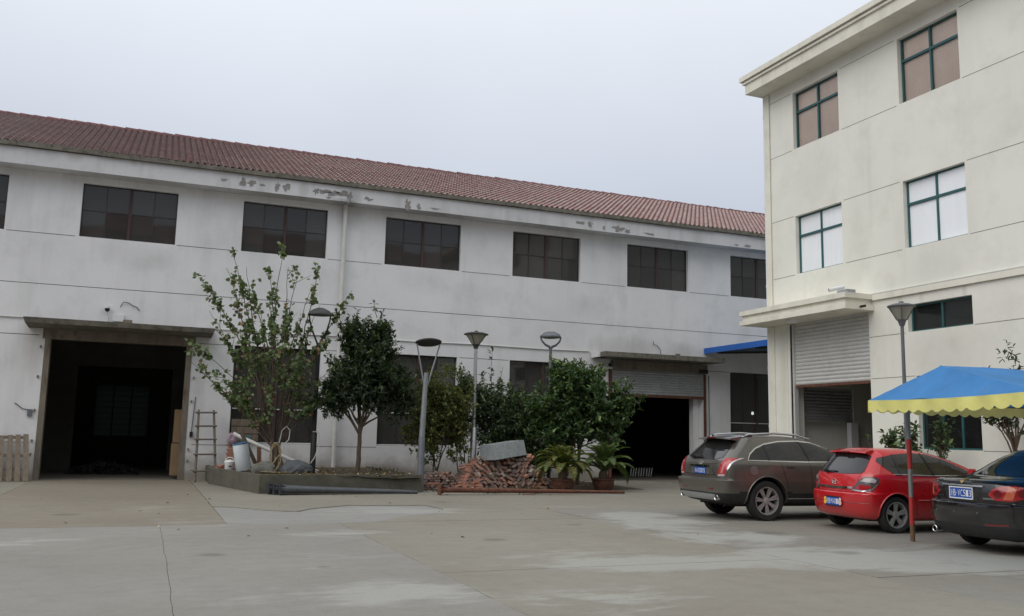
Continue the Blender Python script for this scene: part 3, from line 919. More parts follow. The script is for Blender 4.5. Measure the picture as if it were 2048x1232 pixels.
# string course, corner strip, canopy over the shutter
MB().box(XF - 0.07, XF - 0.001, 2.0, 18.5, 5.4, 5.56).build('string_course', MT['trimR'], cb)
MB().box(XF - 0.075, XF - 0.001, 2.0, 18.5, 5.562, 5.585).build('course_flashing', MT['pvc'], cb)
MB().box(XF - 0.03, XF - 0.001, 22.66, YC + 0.03, 0.0, 5.12).build('corner_strip', MT['trimR'], cb)
MB().box(XF - 0.03, XF - 0.001, 22.68, YC + 0.03, 5.6, 12.715).build('corner_strip', MT['trimR'], cb)
cn = MB()
cn.box(17.0, XF - 0.002, 18.5, 23.1, 5.43, 5.57)
cn.box(17.08, XF - 0.003, 18.58, 23.04, 5.27, 5.43)
cn.box(17.0, XF - 0.002, 18.5, 23.1, 5.13, 5.27)
canopy = cn.build('door_canopy', MT['trimR'], cb)
MB().lathe([(0.001, -0.07), (0.09, -0.06), (0.16, -0.03), (0.19, 0.0), (0.2, 0.025)], 20, (17.42, 21.1, 5.10)).build('ceiling_lamp', MT['whitepl'], canopy, smooth=50)
def rjoint(z, spans):
    for a, b_ in spans:
        MB().box(XF - 0.003, XF + 0.01, a, b_, z - 0.0075, z + 0.0075).build('joint_line', MT['jointR'], cb)
for z in (6.61, 8.43, 10.53, 12.37):
    rjoint(z, [(2.0, 15.35), (17.45, 19.5), (21.65, 22.67)])
rjoint(4.42, [(2.0, 15.35), (17.45, 18.7)])
rjoint(3.3, [(2, 15.25), (17.2, 18.7)])
rjoint(1.46, [(2, 15.3)])
MB().box(XF - 0.034, XF - 0.03, 22.675, 22.687, 5.6, 12.7).build('joint_line', MT['jointR'], cb)

def teal_window(y0, y1, z0, z1, zs, blind, n=2):
    x = XF + 0.13
    t = 0.046
    f = MB()
    f.box(x, x + 0.06, y0, y0 + t, z0, z1).box(x, x + 0.06, y1 - t, y1, z0, z1)
    f.box(x, x + 0.06, y0 + t, y1 - t, z0, z0 + t).box(x, x + 0.06, y0 + t, y1 - t, z1 - t, z1)
    w = f.build('window', MT['teal'], cb)
    if zs:
        MB().box(x - 0.015, x + 0.06, y0 + t, y1 - t, zs - 0.032, zs + 0.032).build('transom', MT['teal'], w)
    zz = [z0 + t, zs - 0.034, zs + 0.034, z1 - t] if zs else [z0 + t, z1 - t]
    ys = [y0 + t + (y1 - y0 - 2 * t) * i / n for i in range(n + 1)]
    for i in range(1, n):
        for j in range(0, len(zz), 2):
            MB().box(x - 0.012, x + 0.05, ys[i] - 0.028, ys[i] + 0.028, zz[j], zz[j + 1]).build('mullion', MT['teal'], w)
    for i in range(n):
        for j in range(0, len(zz), 2):
            xx = x + 0.02 + 0.018 * (i % 2)
            d = random.uniform(-0.004, 0.004)
            MB().add([(xx, ys[i], zz[j]), (xx + d, ys[i + 1], zz[j]), (xx + d, ys[i + 1], zz[j + 1]), (xx, ys[i], zz[j + 1])], [(3, 2, 1, 0)]).build('pane', (MT['curtainpane'] if z0 < 9 else MT['glassR']) if blind else MT['glassD'], w)
    return w

def blind_mat():
    k = NT('woven_blind')
    zz = k.z()
    def stripes(v, fr, lo):
        s = k.math('FRACT', k.math('MULTIPLY', v, fr))
        return k.rng(k.math('ABSOLUTE', k.math('SUBTRACT', s, 0.5)), 0.3, 0.5, 0, lo)
    c = k.mix(k.rng(k.noise(1.5, 4), 0.3, 0.7), lin((228, 206, 192)), lin((240, 222, 208)))
    c = k.mix(stripes(zz[1], 11.0, 0.4), c, lin((244, 230, 212)))
    c = k.mix(stripes(zz[2], 12.0, 0.3), c, lin((204, 176, 156)))
    return k.done(k.princ(c, 0.9, 0, None, 0.2))
MT['blind'] = blind_mat()
for (y0, y1, z0, z1) in win:
    w = teal_window(y0, y1, z0, z1, z1 - 0.62, True)
    brown = z0 > 9
    # woven blind hung a little behind the glass; middle-floor panes are painted white for the bright curtains
    if not brown: continue
    b = MB()
    n = 36
    vs = []
    for i in range(n + 1):
        y = y0 + 0.02 + (y1 - y0 - 0.04) * i / n
        dx = 0.012 * math.sin(i * 1.9) + 0.008 * math.sin(i * 0.7) if not brown else 0.004 * math.sin(i * 0.8)
        vs += [(XF + 0.20 + dx, y, z0 + 0.02), (XF + 0.20 + dx, y, z1 - 0.02)]
    b.add(vs, [(2 * i, 2 * i + 1, 2 * i + 3, 2 * i + 2) for i in range(n)])
    b.build('blind', MT['blind'], w, smooth=179)
teal_window(*smallw, None, False)
teal_window(*gw, None, False, 3)

# big roller shutter, guides, inner vestibule with a second shutter
for ya, yb in ((21.92, 22.0), (18.72, 18.8)):
    MB().box(XF + 0.10, XF + 0.24, ya, yb, 0, 5.12).build('shutter_rail', MT['shutter'], cb)
MB().box(XF + 0.05, XF + 0.1, 22.0, 22.06, 0, 5.1).build('rust_rail', MT['rust'], cb)
MB().box(XF + 0.02, XF + 0.28, 22.0, 22.1, 0, 5.13).build('jamb_lining', MT['wallR'], cb)
sm2 = slat_mesh(3.12, 0.112, MT['shutter'])
s1 = MB().box(XF + 0.15, XF + 0.2, 18.8, 21.92, 3.2, 3.27).build('roller_shutter', MT['rust'], cb)
for i in range(17):
    o = link('slat', sm2, s1, True, (XF + 0.18, 21.92, 3.27 + i * 0.112))
    o.rotation_euler = (0, 0, R(-90))
wall_mesh(XF + 0.29, 23.0, 0.0, 5.25, 0.18, [(18.75, 20.7, -1, 3.25)], lambda u, d, z: (u, 22.3 + d, z), 'passage_wall', MT['wallR'], cb)
MB().box(XF + 0.29, 23.0, 18.3, 18.48, 0.0, 5.25).build('passage_wall', MT['dark'], cb)
MB().box(23.0, 23.2, 18.3, 22.6, 0.0, 5.25).build('passage_end', MT['dark'], cb)
MB().box(XF + 0.285, XF + 0.6, 22.11, 22.299, 0.0, 5.25).build('pier', MT['wallR'], cb)
sm3 = slat_mesh(1.95, 0.1, MT['shutterL'])
s2 = MB().box(18.75, 20.7, 22.33, 22.37, 2.2, 2.27).build('inner_shutter', MT['shutterL'], cb)
for i in range(10):
    link('slat', sm3, s2, True, (18.75, 22.36, 2.27 + i * 0.1))
MB().box(20.4, 20.68, 22.1, 22.29, 0, 2.2).build('white_panel', MT['whitepl'], cb)
MB().box(18.7, 18.745, 22.27, 22.299, 0, 5.2).build('shutter_rail', MT['blackpl'], cb)
# white downpipe on the far corner
d2 = MB().tube([(XF + 0.02, YC + 0.08, 12.7), (XF + 0.02, YC + 0.08, 0.1)], 0.05, 12)
for z in (12.0, 9.0, 6.4, 3.8, 2.0):
    d2.tube([(XF + 0.02, YC + 0.08, z), (XF + 0.02, YC + 0.08, z + 0.09)], 0.06, 12)
d2.build('downpipe', MT['whitepl'], cb, smooth=50)
o = thing('security_camera', (17.2, 18.9, 5.57), 'white bullet security camera on the canopy of the cream building', 'camera')
b = MB().tube([(17.35, 19.0, 5.57), (17.35, 19.0, 5.72), (17.3, 19.05, 5.75)], 0.022, 8)
b.build('stand', MT['whitepl'], o, smooth=50)
MB().tube([(17.42, 18.95, 5.80), (17.1, 19.2, 5.72)], [0.05, 0.058], 12).build('housing', MT['whitepl'], o, smooth=50)
MB().tube([(17.1, 19.2, 5.72), (17.09, 19.21, 5.717)], 0.045, 12).build('lens', MT['blackpl'], o)
o = MB().box(17.1, 17.4, 18.52, 18.9, 5.572, 5.66).build('canopy_box', MT['galv'], bevel=0.006)
tag(o, 'flat grey metal box lying on the canopy beside the white camera', 'box')
o = MB().tube([(17.5, 18.47, 5.2), (17.5, 18.3, 5.2)], 0.035, 10).build('drain_spout', MT['blackpl'])
tag(o, 'short dark spout in the end face of the cream canopy', 'spout')

# ================================================================== UNSEEN BLOCKS (tall one read off pane reflections; low one added for car reflections)
def plain_block(loc, sx, sy, h, label, m):
    t = thing('offscreen_block', loc, label, 'building')
    MB().box(-sx / 2, sx / 2, -sy / 2, sy / 2, -0.1, h).build('wall', m, t, False)
    r_ = MB()
    o_ = 0.7
    r_.add([(-sx / 2 - o_, -sy / 2 - o_, h), (sx / 2 + o_, -sy / 2 - o_, h), (sx / 2 + o_, sy / 2 + o_, h), (-sx / 2 - o_, sy / 2 + o_, h),
            (-sx / 2 + sy * .4, 0, h + sy * .22), (sx / 2 - sy * .4, 0, h + sy * .22)] if sx >= sy else
           [(-sx / 2 - o_, -sy / 2 - o_, h), (sx / 2 + o_, -sy / 2 - o_, h), (sx / 2 + o_, sy / 2 + o_, h), (-sx / 2 - o_, sy / 2 + o_, h),
            (0, -sy / 2 + sx * .4, h + sx * .22), (0, sy / 2 - sx * .4, h + sx * .22)],
           [(3, 2, 1, 0), (0, 1, 5, 4), (2, 3, 4, 5), (1, 2, 5), (3, 0, 4)] if sx >= sy else [(3, 2, 1, 0), (1, 2, 5, 4), (3, 0, 4, 5), (0, 1, 4), (2, 3, 5)])
    r_.build('roof', MT['ridge'], t, False)
MT['brownwall'] = wall_mat('far_wall', (0.34, 0.31, 0.285, 1), lin((96, 84, 74)))
plain_block((6, -30, 0), 70, 16, 17.5, 'tall brown block seen only as a reflection in the upper warehouse windows', MT['brownwall'])
plain_block((-30, 6, 0), 12, 40, 7.0, 'low brown block out of view on the left, added to darken car reflections', MT['brownwall'])  # unseen block, added so the car tails reflect something dark
# ================================================================== PLANTER and what lies in it
pl = thing('planter', (4.5, 26, 0), 'low mossy concrete planter bed along the warehouse wall', 'planter')
A0, A1, A2, A3 = (1.86, 30.2), (1.86, 28.1), (2.78, 23.75), (7.12, 24.0)
def kerb(p, q, t=0.13, z=0.47):
    p, q = Vector((*p, 0)), Vector((*q, 0))
    d = (q - p).normalized()
    n = Vector((-d.y, d.x, 0))
    if n.dot(Vector((4.5, 27, 0)) - p) < 0: n = -n
    return MB().prism([(p.x, p.y), (q.x, q.y), (q.x + n.x * t, q.y + n.y * t), (p.x + n.x * t, p.y + n.y * t)], -0.02, z)
kerb(A0, A1).build('side_wall', MT['concdark'], pl)
kerb(A1, A2).build('side_wall', MT['concdark'], pl)
kerb(A2, A3, z=0.475).build('front_wall', MT['concdark'], pl)
kerb((7.12, 24.14), (7.12, 30.2), z=0.46).build('side_wall', MT['concdark'], pl)
sb = MB()
nx, ny = 44, 50
vs, fs = [], []
for j in range(ny + 1):
    y = 23.86 + (30.2 - 23.86) * j / ny
    xl = 1.93 if y > 28.1 else 1.95 + (28.1 - y) * (0.93 / 4.35)
    for i in range(nx + 1):
        x = xl + (7.05 - xl) * i / nx
        z = 0.42 + 0.05 * noise.noise(Vector((x * 1.2, y * 1.2, 3))) + 0.03 * noise.noise(Vector((x * 5, y * 5, 3)))
        vs.append((x, y, z))
for j in range(ny):
    for i in range(nx):
        a = j * (nx + 1) + i
        fs.append((a, a + 1, a + nx + 2, a + nx + 1))
sb.add(vs, fs)
sb.build('soil', MT['soil'], pl, smooth=179)
# strip of bare earth behind the brick piles, under the shrubs
eb = MB()
vs, fs = [], []
for j in range(21):
    y = 24.75 + (30.2 - 24.75) * j / 20
    for i in range(49):
        x = 7.2 + 7.6 * i / 48
        edge = min(1, min(i, 48 - i) / 4, j / 3)
        z = -0.012 + edge * (0.09 + 0.05 * noise.noise(Vector((x, y, 8))) + 0.03 * noise.noise(Vector((x * 4, y * 4, 8))))
        vs.append((x, y, z))
for j in range(20):
    for i in range(48):
        a = j * 49 + i
        fs.append((a, a + 1, a + 50, a + 49))
o = eb.add(vs, fs).build('earth', MT['soil'], smooth=179)
tag(o, 'bare dark earth under the shrubs by the warehouse', None, kind='structure')
# leaf litter and pebbles
MT['litter'] = leaf_mat('litter', lin((96, 78, 52)), lin((150, 128, 88)), lin((190, 180, 160)), 0.12, 0.9)
lb = MB()
lr = random.Random(11)
def put_leaf(b, p, d, n, L, W, bend=0.15):
    """Six-point leaf: base, two shoulders, tip, folded along the midrib."""
    d = d.normalized()
    s = d.cross(n)
    s = s.normalized() if s.length > 1e-5 else d.orthogonal().normalized()
    n = s.cross(d)
    q = lambda a, c, h: p + d * (L * a) + s * (W * c) + n * (L * h)
    b.add([q(0, 0, 0), q(.28, .46, bend * .5), q(.68, .40, bend * .3), q(1, 0, -bend), q(.68, -.40, bend * .3), q(.28, -.46, bend * .5)], [(0, 1, 2, 3), (0, 3, 4, 5)])
for i in range(700):
    if lr.random() < 0.6:
        x, y, z = lr.uniform(2.9, 7.0), 23.95 + lr.random() ** 2 * 5, 0.47
    else:
        x, y, z = lr.uniform(7.3, 14), lr.uniform(24.9, 28), 0.13
    put_leaf(lb, Vector((x, y, z)), Vector((lr.uniform(-1, 1), lr.uniform(-1, 1), lr.uniform(-.2, .3))), Vector((lr.uniform(-.4, .4), lr.uniform(-.4, .4), 1)), lr.uniform(.05, .11), lr.uniform(.04, .07))
for i in range(46):
    x, y = lr.uniform(-2, 9), lr.uniform(13, 23.5)
    if i > 22: x, y = lr.uniform(3, 12.5), lr.uniform(22.4, 23.4)
    put_leaf(lb, Vector((x, y, 0.012)), Vector((lr.uniform(-1, 1), lr.uniform(-1, 1), .1)), Vector((lr.uniform(-.4, .4), lr.uniform(-.4, .4), 1)), lr.uniform(.04, .09), lr.uniform(.03, .06))
o = lb.build('leaf_litter', MT['litter'])
tag(o, 'dry fallen leaves scattered over the planter soil and yard', 'leaf litter', kind='stuff')

# ------------------------------------------------------------------ trees
def limb(b, p0, p1, r0, r1, rnd, wob=0.06, n=6, seg=5, up=0.0):
    p0, p1 = Vector(p0), Vector(p1)
    pts, rr_ = [], []
    L = (p1 - p0).length
    off = Vector((0, 0, 0))
    for i in range(seg + 1):
        t = i / seg
        if 0 < i < seg:
            off = off * 0.6 + Vector((rnd.uniform(-1, 1), rnd.uniform(-1, 1), rnd.uniform(-.5, .5))) * wob * L * 0.5
        o_ = off if 0 < i < seg else Vector((0, 0, 0))
        pts.append(p0.lerp(p1, t) + o_ + Vector((0, 0, up * L * math.sin(math.pi * t))))
        rr_.append(r0 + (r1 - r0) * t)
    b.tube(pts, rr_, n, caps=True)
    return pts

def rvec(rnd):
    while True:
        v = Vector((rnd.uniform(-1, 1), rnd.uniform(-1, 1), rnd.uniform(-1, 1)))
        if 0.05 < v.length < 1: return v.normalized()

def whorl(b, p, ax, n, L, W, rnd, spread=0.9, tw=0.2):
    """A twig tip carrying n leaves."""
    ax = ax.normalized()
    for i in range(n):
        q = p + ax * rnd.uniform(-tw, tw * 0.4)
        d = (ax * rnd.uniform(0.2, 0.9) + rvec(rnd) * spread)
        if d.length < .1: continue
        l = L * rnd.uniform(0.5, 1.3)
        nr = (Vector((0, 0, 1)) + ax * 0.6 + rvec(rnd) * 0.5)
        put_leaf(b, q, d, nr, l, W * l / L, 0.12)

def dense_crown(ells, ncl, per, L, W, rnd, bumpy=0.28, freq=1.3, tw=0.22, pw=0.42):
    b = MB()
    tips = []
    tot = sum(e[2] for e in ells)
    for (c, r, wgt) in ells:
        c = Vector(c)
        for i in range(int(ncl * wgt / tot)):
            d = rvec(rnd)
            k = 1 + bumpy * 2.1 * noise.noise(Vector((d.x * freq + c.x, d.y * freq + c.y, d.z * freq + c.z)) * 2.1)
            rad = rnd.random() ** pw * k
            p = c + Vector((d.x * r[0], d.y * r[1], d.z * r[2])) * rad
            if noise.noise(p * 1.7) < -0.16 and rad > 0.55: continue       # gaps
            ax = d * 0.8 + Vector((0, 0, 0.45)) + rvec(rnd) * 0.5
            whorl(b, p, ax, per, L, W, rnd, 0.9, tw)
            tips.append(p)
    return b, tips

def evergreen(name, base, ells, ncl, per, L, W, m, label, cat, trunk_r, seed, stems=1, fork=0.5, bark='bark', shoots=(), lean=(0, 0), bumpy=.28, pw=.42):
    rnd = random.Random(seed)
    t = thing(name, base, label, cat)
    b, tips = dense_crown(ells, ncl, per, L, W, rnd, bumpy=bumpy, pw=pw)
    base = Vector(base)
    tb = MB()
    for s in range(stems):
        c = Vector(ells[s % len(ells)][0])
        top = base.lerp(Vector((c.x, c.y, c.z)), fork) + Vector((rnd.uniform(-.1, .1), rnd.uniform(-.1, .1), 0)) * (stems > 1)
        start = base + Vector((rnd.uniform(-.12, .12), rnd.uniform(-.12, .12), -0.05)) * (stems > 1) + Vector((0, 0, -0.05))
        pts = limb(tb, start, top, trunk_r, trunk_r * 0.75, rnd, 0.03, 10, 6)
        for i in range(10):
            tip = rnd.choice(tips)
            mid = limb(tb, pts[-1 if i < 6 else -2], pts[-1].lerp(tip, 0.85), trunk_r * 0.5, trunk_r * 0.12, rnd, 0.05, 6, 5, 0.05)
            for j in range(3):
                t2 = rnd.choice(tips)
                if (t2 - mid[3]).length < 1.1:
                    limb(tb, mid[3], t2, trunk_r * 0.2, trunk_r * 0.06, rnd, 0.05, 5, 3)
    shoots = list(shoots)
    if ncl > 2000:
        for i in range(26):                      # single leafy shoots that break the outline
            c, r_, _w = rnd.choice(ells)
            d = rvec(rnd)
            d.z = abs(d.z) * 0.9 + 0.05
            p0 = Vector(c) + Vector((d.x * r_[0], d.y * r_[1], d.z * r_[2])) * 0.85
            p1 = p0 + (d + Vector((0, 0, .5))).normalized() * rnd.uniform(.3, .6)
            shoots.append((p0, p1, rnd.randint(5, 10)))
    for (p0, p1, n) in shoots:
        pts = limb(tb, p0, p1, 0.012, 0.004, rnd, 0.04, 5, 8)
        p0, p1 = Vector(p0), Vector(p1)
        for i in range(n):
            k = rnd.uniform(0.1, 1)
            whorl(b, p0.lerp(p1, k) + rvec(rnd) * 0.04, (p1 - p0).normalized() + rvec(rnd) * 0.9, 3, L, W, rnd, 0.8, 0.05)
    tb.build('trunk', MT[bark], t, smooth=60)
    b.build('crown', m, t)
    return t

MT['leafdark'] = leaf_mat('leaf_osmanthus', lin((26, 38, 29)), lin((60, 78, 56)), lin((98, 112, 78)), 0.08, 0.4)
MT['leafcam'] = leaf_mat('leaf_camellia', lin((34, 54, 36)), lin((82, 108, 66)), lin((128, 150, 88)), 0.12, 0.35)
MT['leafmid'] = leaf_mat('leaf_shrub', lin((40, 56, 42)), lin((82, 102, 70)), lin((120, 138, 88)), 0.10, 0.5)
MT['leafyel'] = leaf_mat('leaf_yellowish', lin((54, 68, 40)), lin((108, 116, 64)), lin((150, 142, 78)), 0.14, 0.6)
MT['leafred'] = leaf_mat('leaf_round', lin((62, 80, 52)), lin((122, 138, 92)), lin((134, 104, 78)), 0.05, 0.55)

# round dark osmanthus in the planter
evergreen('osmanthus_tree', (5.72, 25.7, 0.42),
          [((5.8, 25.8, 3.05), (1.12, 1.0, 0.95), 1.0), ((6.85, 25.7, 2.75), (0.6, 0.6, 0.72), 0.3), ((4.98, 25.8, 2.6), (0.55, 0.6, 0.55), 0.22), ((6.22, 25.8, 4.5), (0.36, 0.4, 0.62), 0.16), ((5.42, 25.8, 4.3), (0.38, 0.4, 0.6), 0.16), ((5.9, 25.8, 3.9), (0.78, 0.7, 0.6), 0.35)],
          3000, 9, 0.14, 0.056, MT['leafdark'], 'dense dark green round-headed tree with bare trunk in the planter', 'tree', 0.075, 31, 1, 0.5,
          shoots=[((6.2, 25.8, 4.6), (6.3, 25.8, 5.2), 9), ((5.45, 25.8, 4.5), (5.4, 25.8, 4.95), 7), ((6.6, 25.8, 4.0), (7.0, 25.8, 4.15), 6), ((5.8, 25.8, 4.6), (5.85, 25.7, 5.0), 6)])
# camellia at the end of the bed
evergreen('camellia_tree', (12.75, 26.0, 0.05),
          [((12.9, 25.9, 2.75), (1.35, 1.0, 0.95), 1.0), ((12.3, 25.8, 3.35), (0.62, 0.6, 0.62), 0.3), ((14.1, 25.9, 2.6), (0.7, 0.7, 0.85), 0.35), ((11.6, 25.9, 2.2), (0.8, 0.7, 0.75), 0.4), ((13.3, 25.9, 3.2), (.6, .6, .65), .25), ((12.2, 25.7, 1.9), (1.1, .8, .6), .45), ((13.6, 25.8, 1.9), (.8, .7, .6), .3), ((11.9, 26.2, 1.1), (1.1, .6, .7), .4)],
          2500, 10, 0.165, 0.072, MT['leafcam'], 'broad glossy green tree beside the right shutter doorway behind the cycads', 'tree', 0.06, 41, 2, 0.45, bumpy=0.32)
# mixed shrub between the two, with tall shoots
evergreen('tall_shrub', (10.5, 27.0, 0.08),
          [((10.6, 27, 2.3), (1.0, 0.8, 1.0), 1.0), ((11.4, 27, 2.1), (0.75, 0.7, 0.75), 0.5), ((9.9, 27, 2.4), (0.45, 0.6, 1.0), 0.3), ((10.8, 26.8, 1.4), (1.2, .7, .9), .7)],
          1900, 9, 0.135, 0.056, MT['leafmid'], 'bushy green shrub with tall upright shoots behind the metal trough', 'shrub', 0.03, 51, 4, 0.6,
          shoots=[((10.2, 27, 3.0), (10.22, 27, 4.35), 16), ((10.45, 27, 3.0), (10.6, 27, 3.8), 10), ((9.95, 27, 2.9), (9.9, 27, 3.6), 8), ((10.9, 27, 2.9), (11.0, 27, 3.5), 7)])
# yellow-green shrub, left of the trough, grown in pots
evergreen('yellow_shrub', (8.35, 26.6, 0.4),
          [((8.0, 26.5, 1.9), (0.62, 0.5, 1.0), 0.8), ((8.8, 26.5, 2.2), (0.6, 0.5, 1.25), 0.9), ((8.2, 26.5, 2.9), (0.45, 0.45, 0.55), 0.25)],
          2400, 9, 0.105, 0.05, MT['leafyel'], 'loose yellow-green shrub growing from two small pots near the forked lamp', 'shrub', 0.022, 61, 5, 0.55,
          shoots=[((8.1, 26.5, 2.9), (7.95, 26.5, 3.6), 12), ((8.9, 26.5, 3.0), (9.1, 26.5, 3.65), 10)], bumpy=0.4)
MT['potgrey'] = mat('grey_pot', lin((120, 118, 112)), 0.85, var=0.15)
for i, (px, lb_) in enumerate([(8.12, 'small grey plastic pot under the yellow shrub, nearer the forked lamp'), (8.62, 'small grey plastic pot under the yellow shrub, nearer the trough')]):
    o = MB().lathe([(0.001, 0.0), (0.13, 0.0), (0.17, 0.32), (0.185, 0.32), (0.185, 0.36), (0.16, 0.36), (0.155, 0.3), (0.001, 0.3)], 18, (px, 26.55, 0.10)).build('plant_pot', MT['potgrey'], smooth=40)
    tag(o, lb_, 'plant pot', 'small grey pots under the shrub')

# climbing twiggy shrub behind the aluminium lamp
evergreen('thin_shrub', (9.35, 27.2, 0.08),
          [((9.2, 27.1, 2.5), (0.5, 0.45, 1.1), 0.6), ((9.35, 27.1, 3.1), (0.45, 0.4, 0.45), 0.3)],
          560, 8, 0.115, 0.055, MT['leafmid'], 'thin upright shrub behind the silver lamp post', 'shrub', 0.02, 71, 3, 0.6, bumpy=0.4)

# sparse round-leaved tree, many upright stems
def sparse_tree():
    rnd = random.Random(77)
    base = Vector((3.42, 26.0, 0.42))
    t = thing('redbud_tree', base, 'sparse multi-stemmed tree with round leaves tied with hose by the left doorway', 'tree')
    tb, b = MB(), MB()
    fork = [Vector((3.3, 25.9, 1.35)), Vector((3.55, 26.05, 1.55))]
    limb(tb, base + Vector((-.04, 0, -.05)), fork[0], 0.07, 0.05, rnd, 0.03, 9, 5)
    limb(tb, base + Vector((.06, .05, -.05)), fork[1], 0.055, 0.042, rnd, 0.03, 9, 5)
    tips = [(1.96, 6.75, .5), (1.78, 6.05, -.3), (2.3, 6.1, -.5), (2.55, 5.7, .5), (2.95, 6.2, .1), (3.28, 6.9, 0), (3.45, 6.2, -.4), (3.1, 5.6, .7), (3.85, 6.15, .4), (4.1, 5.6, -.5), (4.38, 6.35, 0), (4.55, 5.3, .6),
            (5.4, 5.75, .1), (1.2, 5.65, -.1), (1.02, 4.0, .3), (0.98, 3.4, -.4), (1.45, 4.9, .5), (1.65, 3.2, -.7), (1.75, 2.75, .2), (2.2, 4.3, -.8), (2.5, 3.6, .9), (4.6, 4.2, -.9), (5.0, 3.6, -.6), (5.25, 3.2, .2), (4.4, 3.1, .8), (4.9, 2.7, -.5),
            (2.1, 5.2, .3), (3.6, 5.0, .9), (3.0, 4.6, -.9), (4.0, 4.7, .7), (2.7, 5.0, -.7), (3.3, 3.9, -1.0), (4.2, 2.5, .4), (2.3, 2.9, -.6), (5.7, 3.4, -.4), (3.9, 3.6, -.9), (2.9, 3.1, -.9)]
    for i, (x, z, dy) in enumerate(tips):
        tip = Vector((x, 26.0 + dy * 0.9, z))
        f = fork[0] if x < 3.3 else fork[1]
        st = f.lerp(base, rnd.uniform(0, .35)) if z < 4 else f
        mid = st.lerp(tip, 0.45) + Vector((rnd.uniform(-.15, .15), rnd.uniform(-.15, .15), 0.12 * (tip.z - st.z)))
        r0 = 0.028 if z > 5 else 0.02
        pts = limb(tb, st, mid, r0, r0 * .6, rnd, 0.03, 7, 5)
        pts2 = limb(tb, mid, tip, r0 * .6, 0.005, rnd, 0.03, 6, 7, 0.02)
        full = pts[2:] + pts2
        L = (tip - mid).length
        # leaves strung along the outer part, hanging in small clumps
        for j in range(int(20 + 18 * L)):
            k = rnd.random() ** 0.8
            a = int(k * (len(full) - 1))
            p = full[a].lerp(full[min(a + 1, len(full) - 1)], rnd.random())
            if noise.noise(p * 2.2) < -0.02: continue
            for q in range(3):
                d = rvec(rnd) + Vector((0, 0, -0.45))
                pp = p + rvec(rnd) * rnd.uniform(0.02, 0.11)
                put_leaf(b, pp, d, rvec(rnd) + Vector((0, -0.3, 0.6)), rnd.uniform(.09, .15), rnd.uniform(.09, .14), 0.1)
        for j in range(3):
            a = rnd.randint(1, len(full) - 2)
            d = (tip - mid).normalized() + rvec(rnd) * 0.8
            e = full[a] + d.normalized() * rnd.uniform(.25, .6)
            limb(tb, full[a], e, 0.009, 0.003, rnd, 0.05, 5, 3)
            for q in range(10 if noise.noise(e * 1.7) > -.1 else 2):
                p = full[a].lerp(e, rnd.uniform(.3, 1)) + rvec(rnd) * 0.07
                put_leaf(b, p, rvec(rnd) + Vector((0, 0, -0.4)), rvec(rnd) + Vector((0, -0.3, 0.6)), rnd.uniform(.08, .14), rnd.uniform(.08, .13), 0.1)
    tb.build('trunk', MT['barkred'], t, smooth=60)
    b.build('crown', MT['leafred'], t)
sparse_tree()

# plants against the cream building
evergreen('young_shrub', (17.3, 17.35, 0), [((17.25, 17.4, 1.55), (0.3, 0.3, 0.5), 1)], 42, 7, 0.15, 0.07, MT['leafmid'], 'thin leafy shrub at the shutter edge of the cream building, behind the red car', 'shrub', 0.015, 81, 3, 0.7, shoots=[((17.3, 17.9, 0.6), (17.3, 18.2, 1.95), 8)])
evergreen('leafy_shrub', (17.2, 16.6, 0), [((17.15, 16.65, 1.6), (0.35, 0.38, 0.5), 1)], 62, 7, 0.14, 0.07, MT['leafcam'], 'green leafy shrub by the teal ground window, left of the lamp post', 'shrub', 0.015, 82, 3, 0.7)
evergreen('slender_shrub', (17.2, 15.75, 0), [((17.2, 15.75, 1.75), (0.22, 0.25, 0.6), 1)], 40, 7, 0.14, 0.06, MT['leafmid'], 'slender shrub in front of the teal ground window under the tent edge', 'shrub', 0.015, 83, 2, 0.7)
evergreen('garden_tree', (17.0, 13.75, 0), [((16.9, 13.5, 2.75), (0.75, 0.85, 0.8), 1), ((16.9, 14.1, 2.25), (0.4, 0.45, 0.35), .3)], 420, 8, 0.13, 0.055, MT['leafdark'], 'small dark green tree behind the blue tent at the right edge', 'tree', 0.045, 84, 1, 0.55)

# ------------------------------------------------------------------ cycads in pots
MT['frond'] = leaf_mat('cycad_leaf', lin((56, 74, 36)), lin((96, 106, 48)), lin((142, 124, 50)), 0.2, 0.4)
MT['frondg'] = leaf_mat('cycad_leaf_green', lin((48, 70, 40)), lin((92, 112, 62)), lin((128, 128, 64)), 0.1, 0.4)
MT['potbrown'] = mat('glazed_brown_pot', lin((84, 52, 42)), 0.4, var=0.25, scale=8, c2=lin((112, 78, 58)), thr=(0.5, 0.7))
def frond_mesh(rnd, L, sag, m, k):
    b = MB()
    n = 34
    pts = []
    for i in range(n + 1):
        t = i / n
        ang = R(72) - t ** 1.25 * R(72 + sag)
        if i == 0: p = Vector((0, 0, 0))
        else: p = pts[-1] + Vector((math.cos(ang), 0, math.sin(ang))) * (L / n)
        pts.append(p)
    b.tube(pts, [0.014 * (1 - 0.8 * i / n) for i in range(n + 1)], 5)
    for i in range(4, n):
        t = i / n
        d = (pts[i + 1] - pts[i]).normalized()
        l = 0.23 * math.sin(math.pi * min(1, 0.18 + t * 0.86)) ** 0.8 * (L / 1.1)
        for s in (-1, 1):
            a = d * 0.62 + Vector((0, s, 0)) * 0.8 + Vector((0, 0, 0.30 + rnd.uniform(-.08, .08)))
            tip = pts[i] + a.normalized() * l + Vector((0, 0, -0.10 * l))
            w = d * 0.017
            b.add([pts[i] - w, pts[i] + w, pts[i].lerp(tip, .6) + w * .9 + Vector((0, 0, .012)), tip, pts[i].lerp(tip, .6) - w * .9 + Vector((0, 0, .012))], [(0, 1, 2, 3, 4)])
    return b.mesh('frond', m)
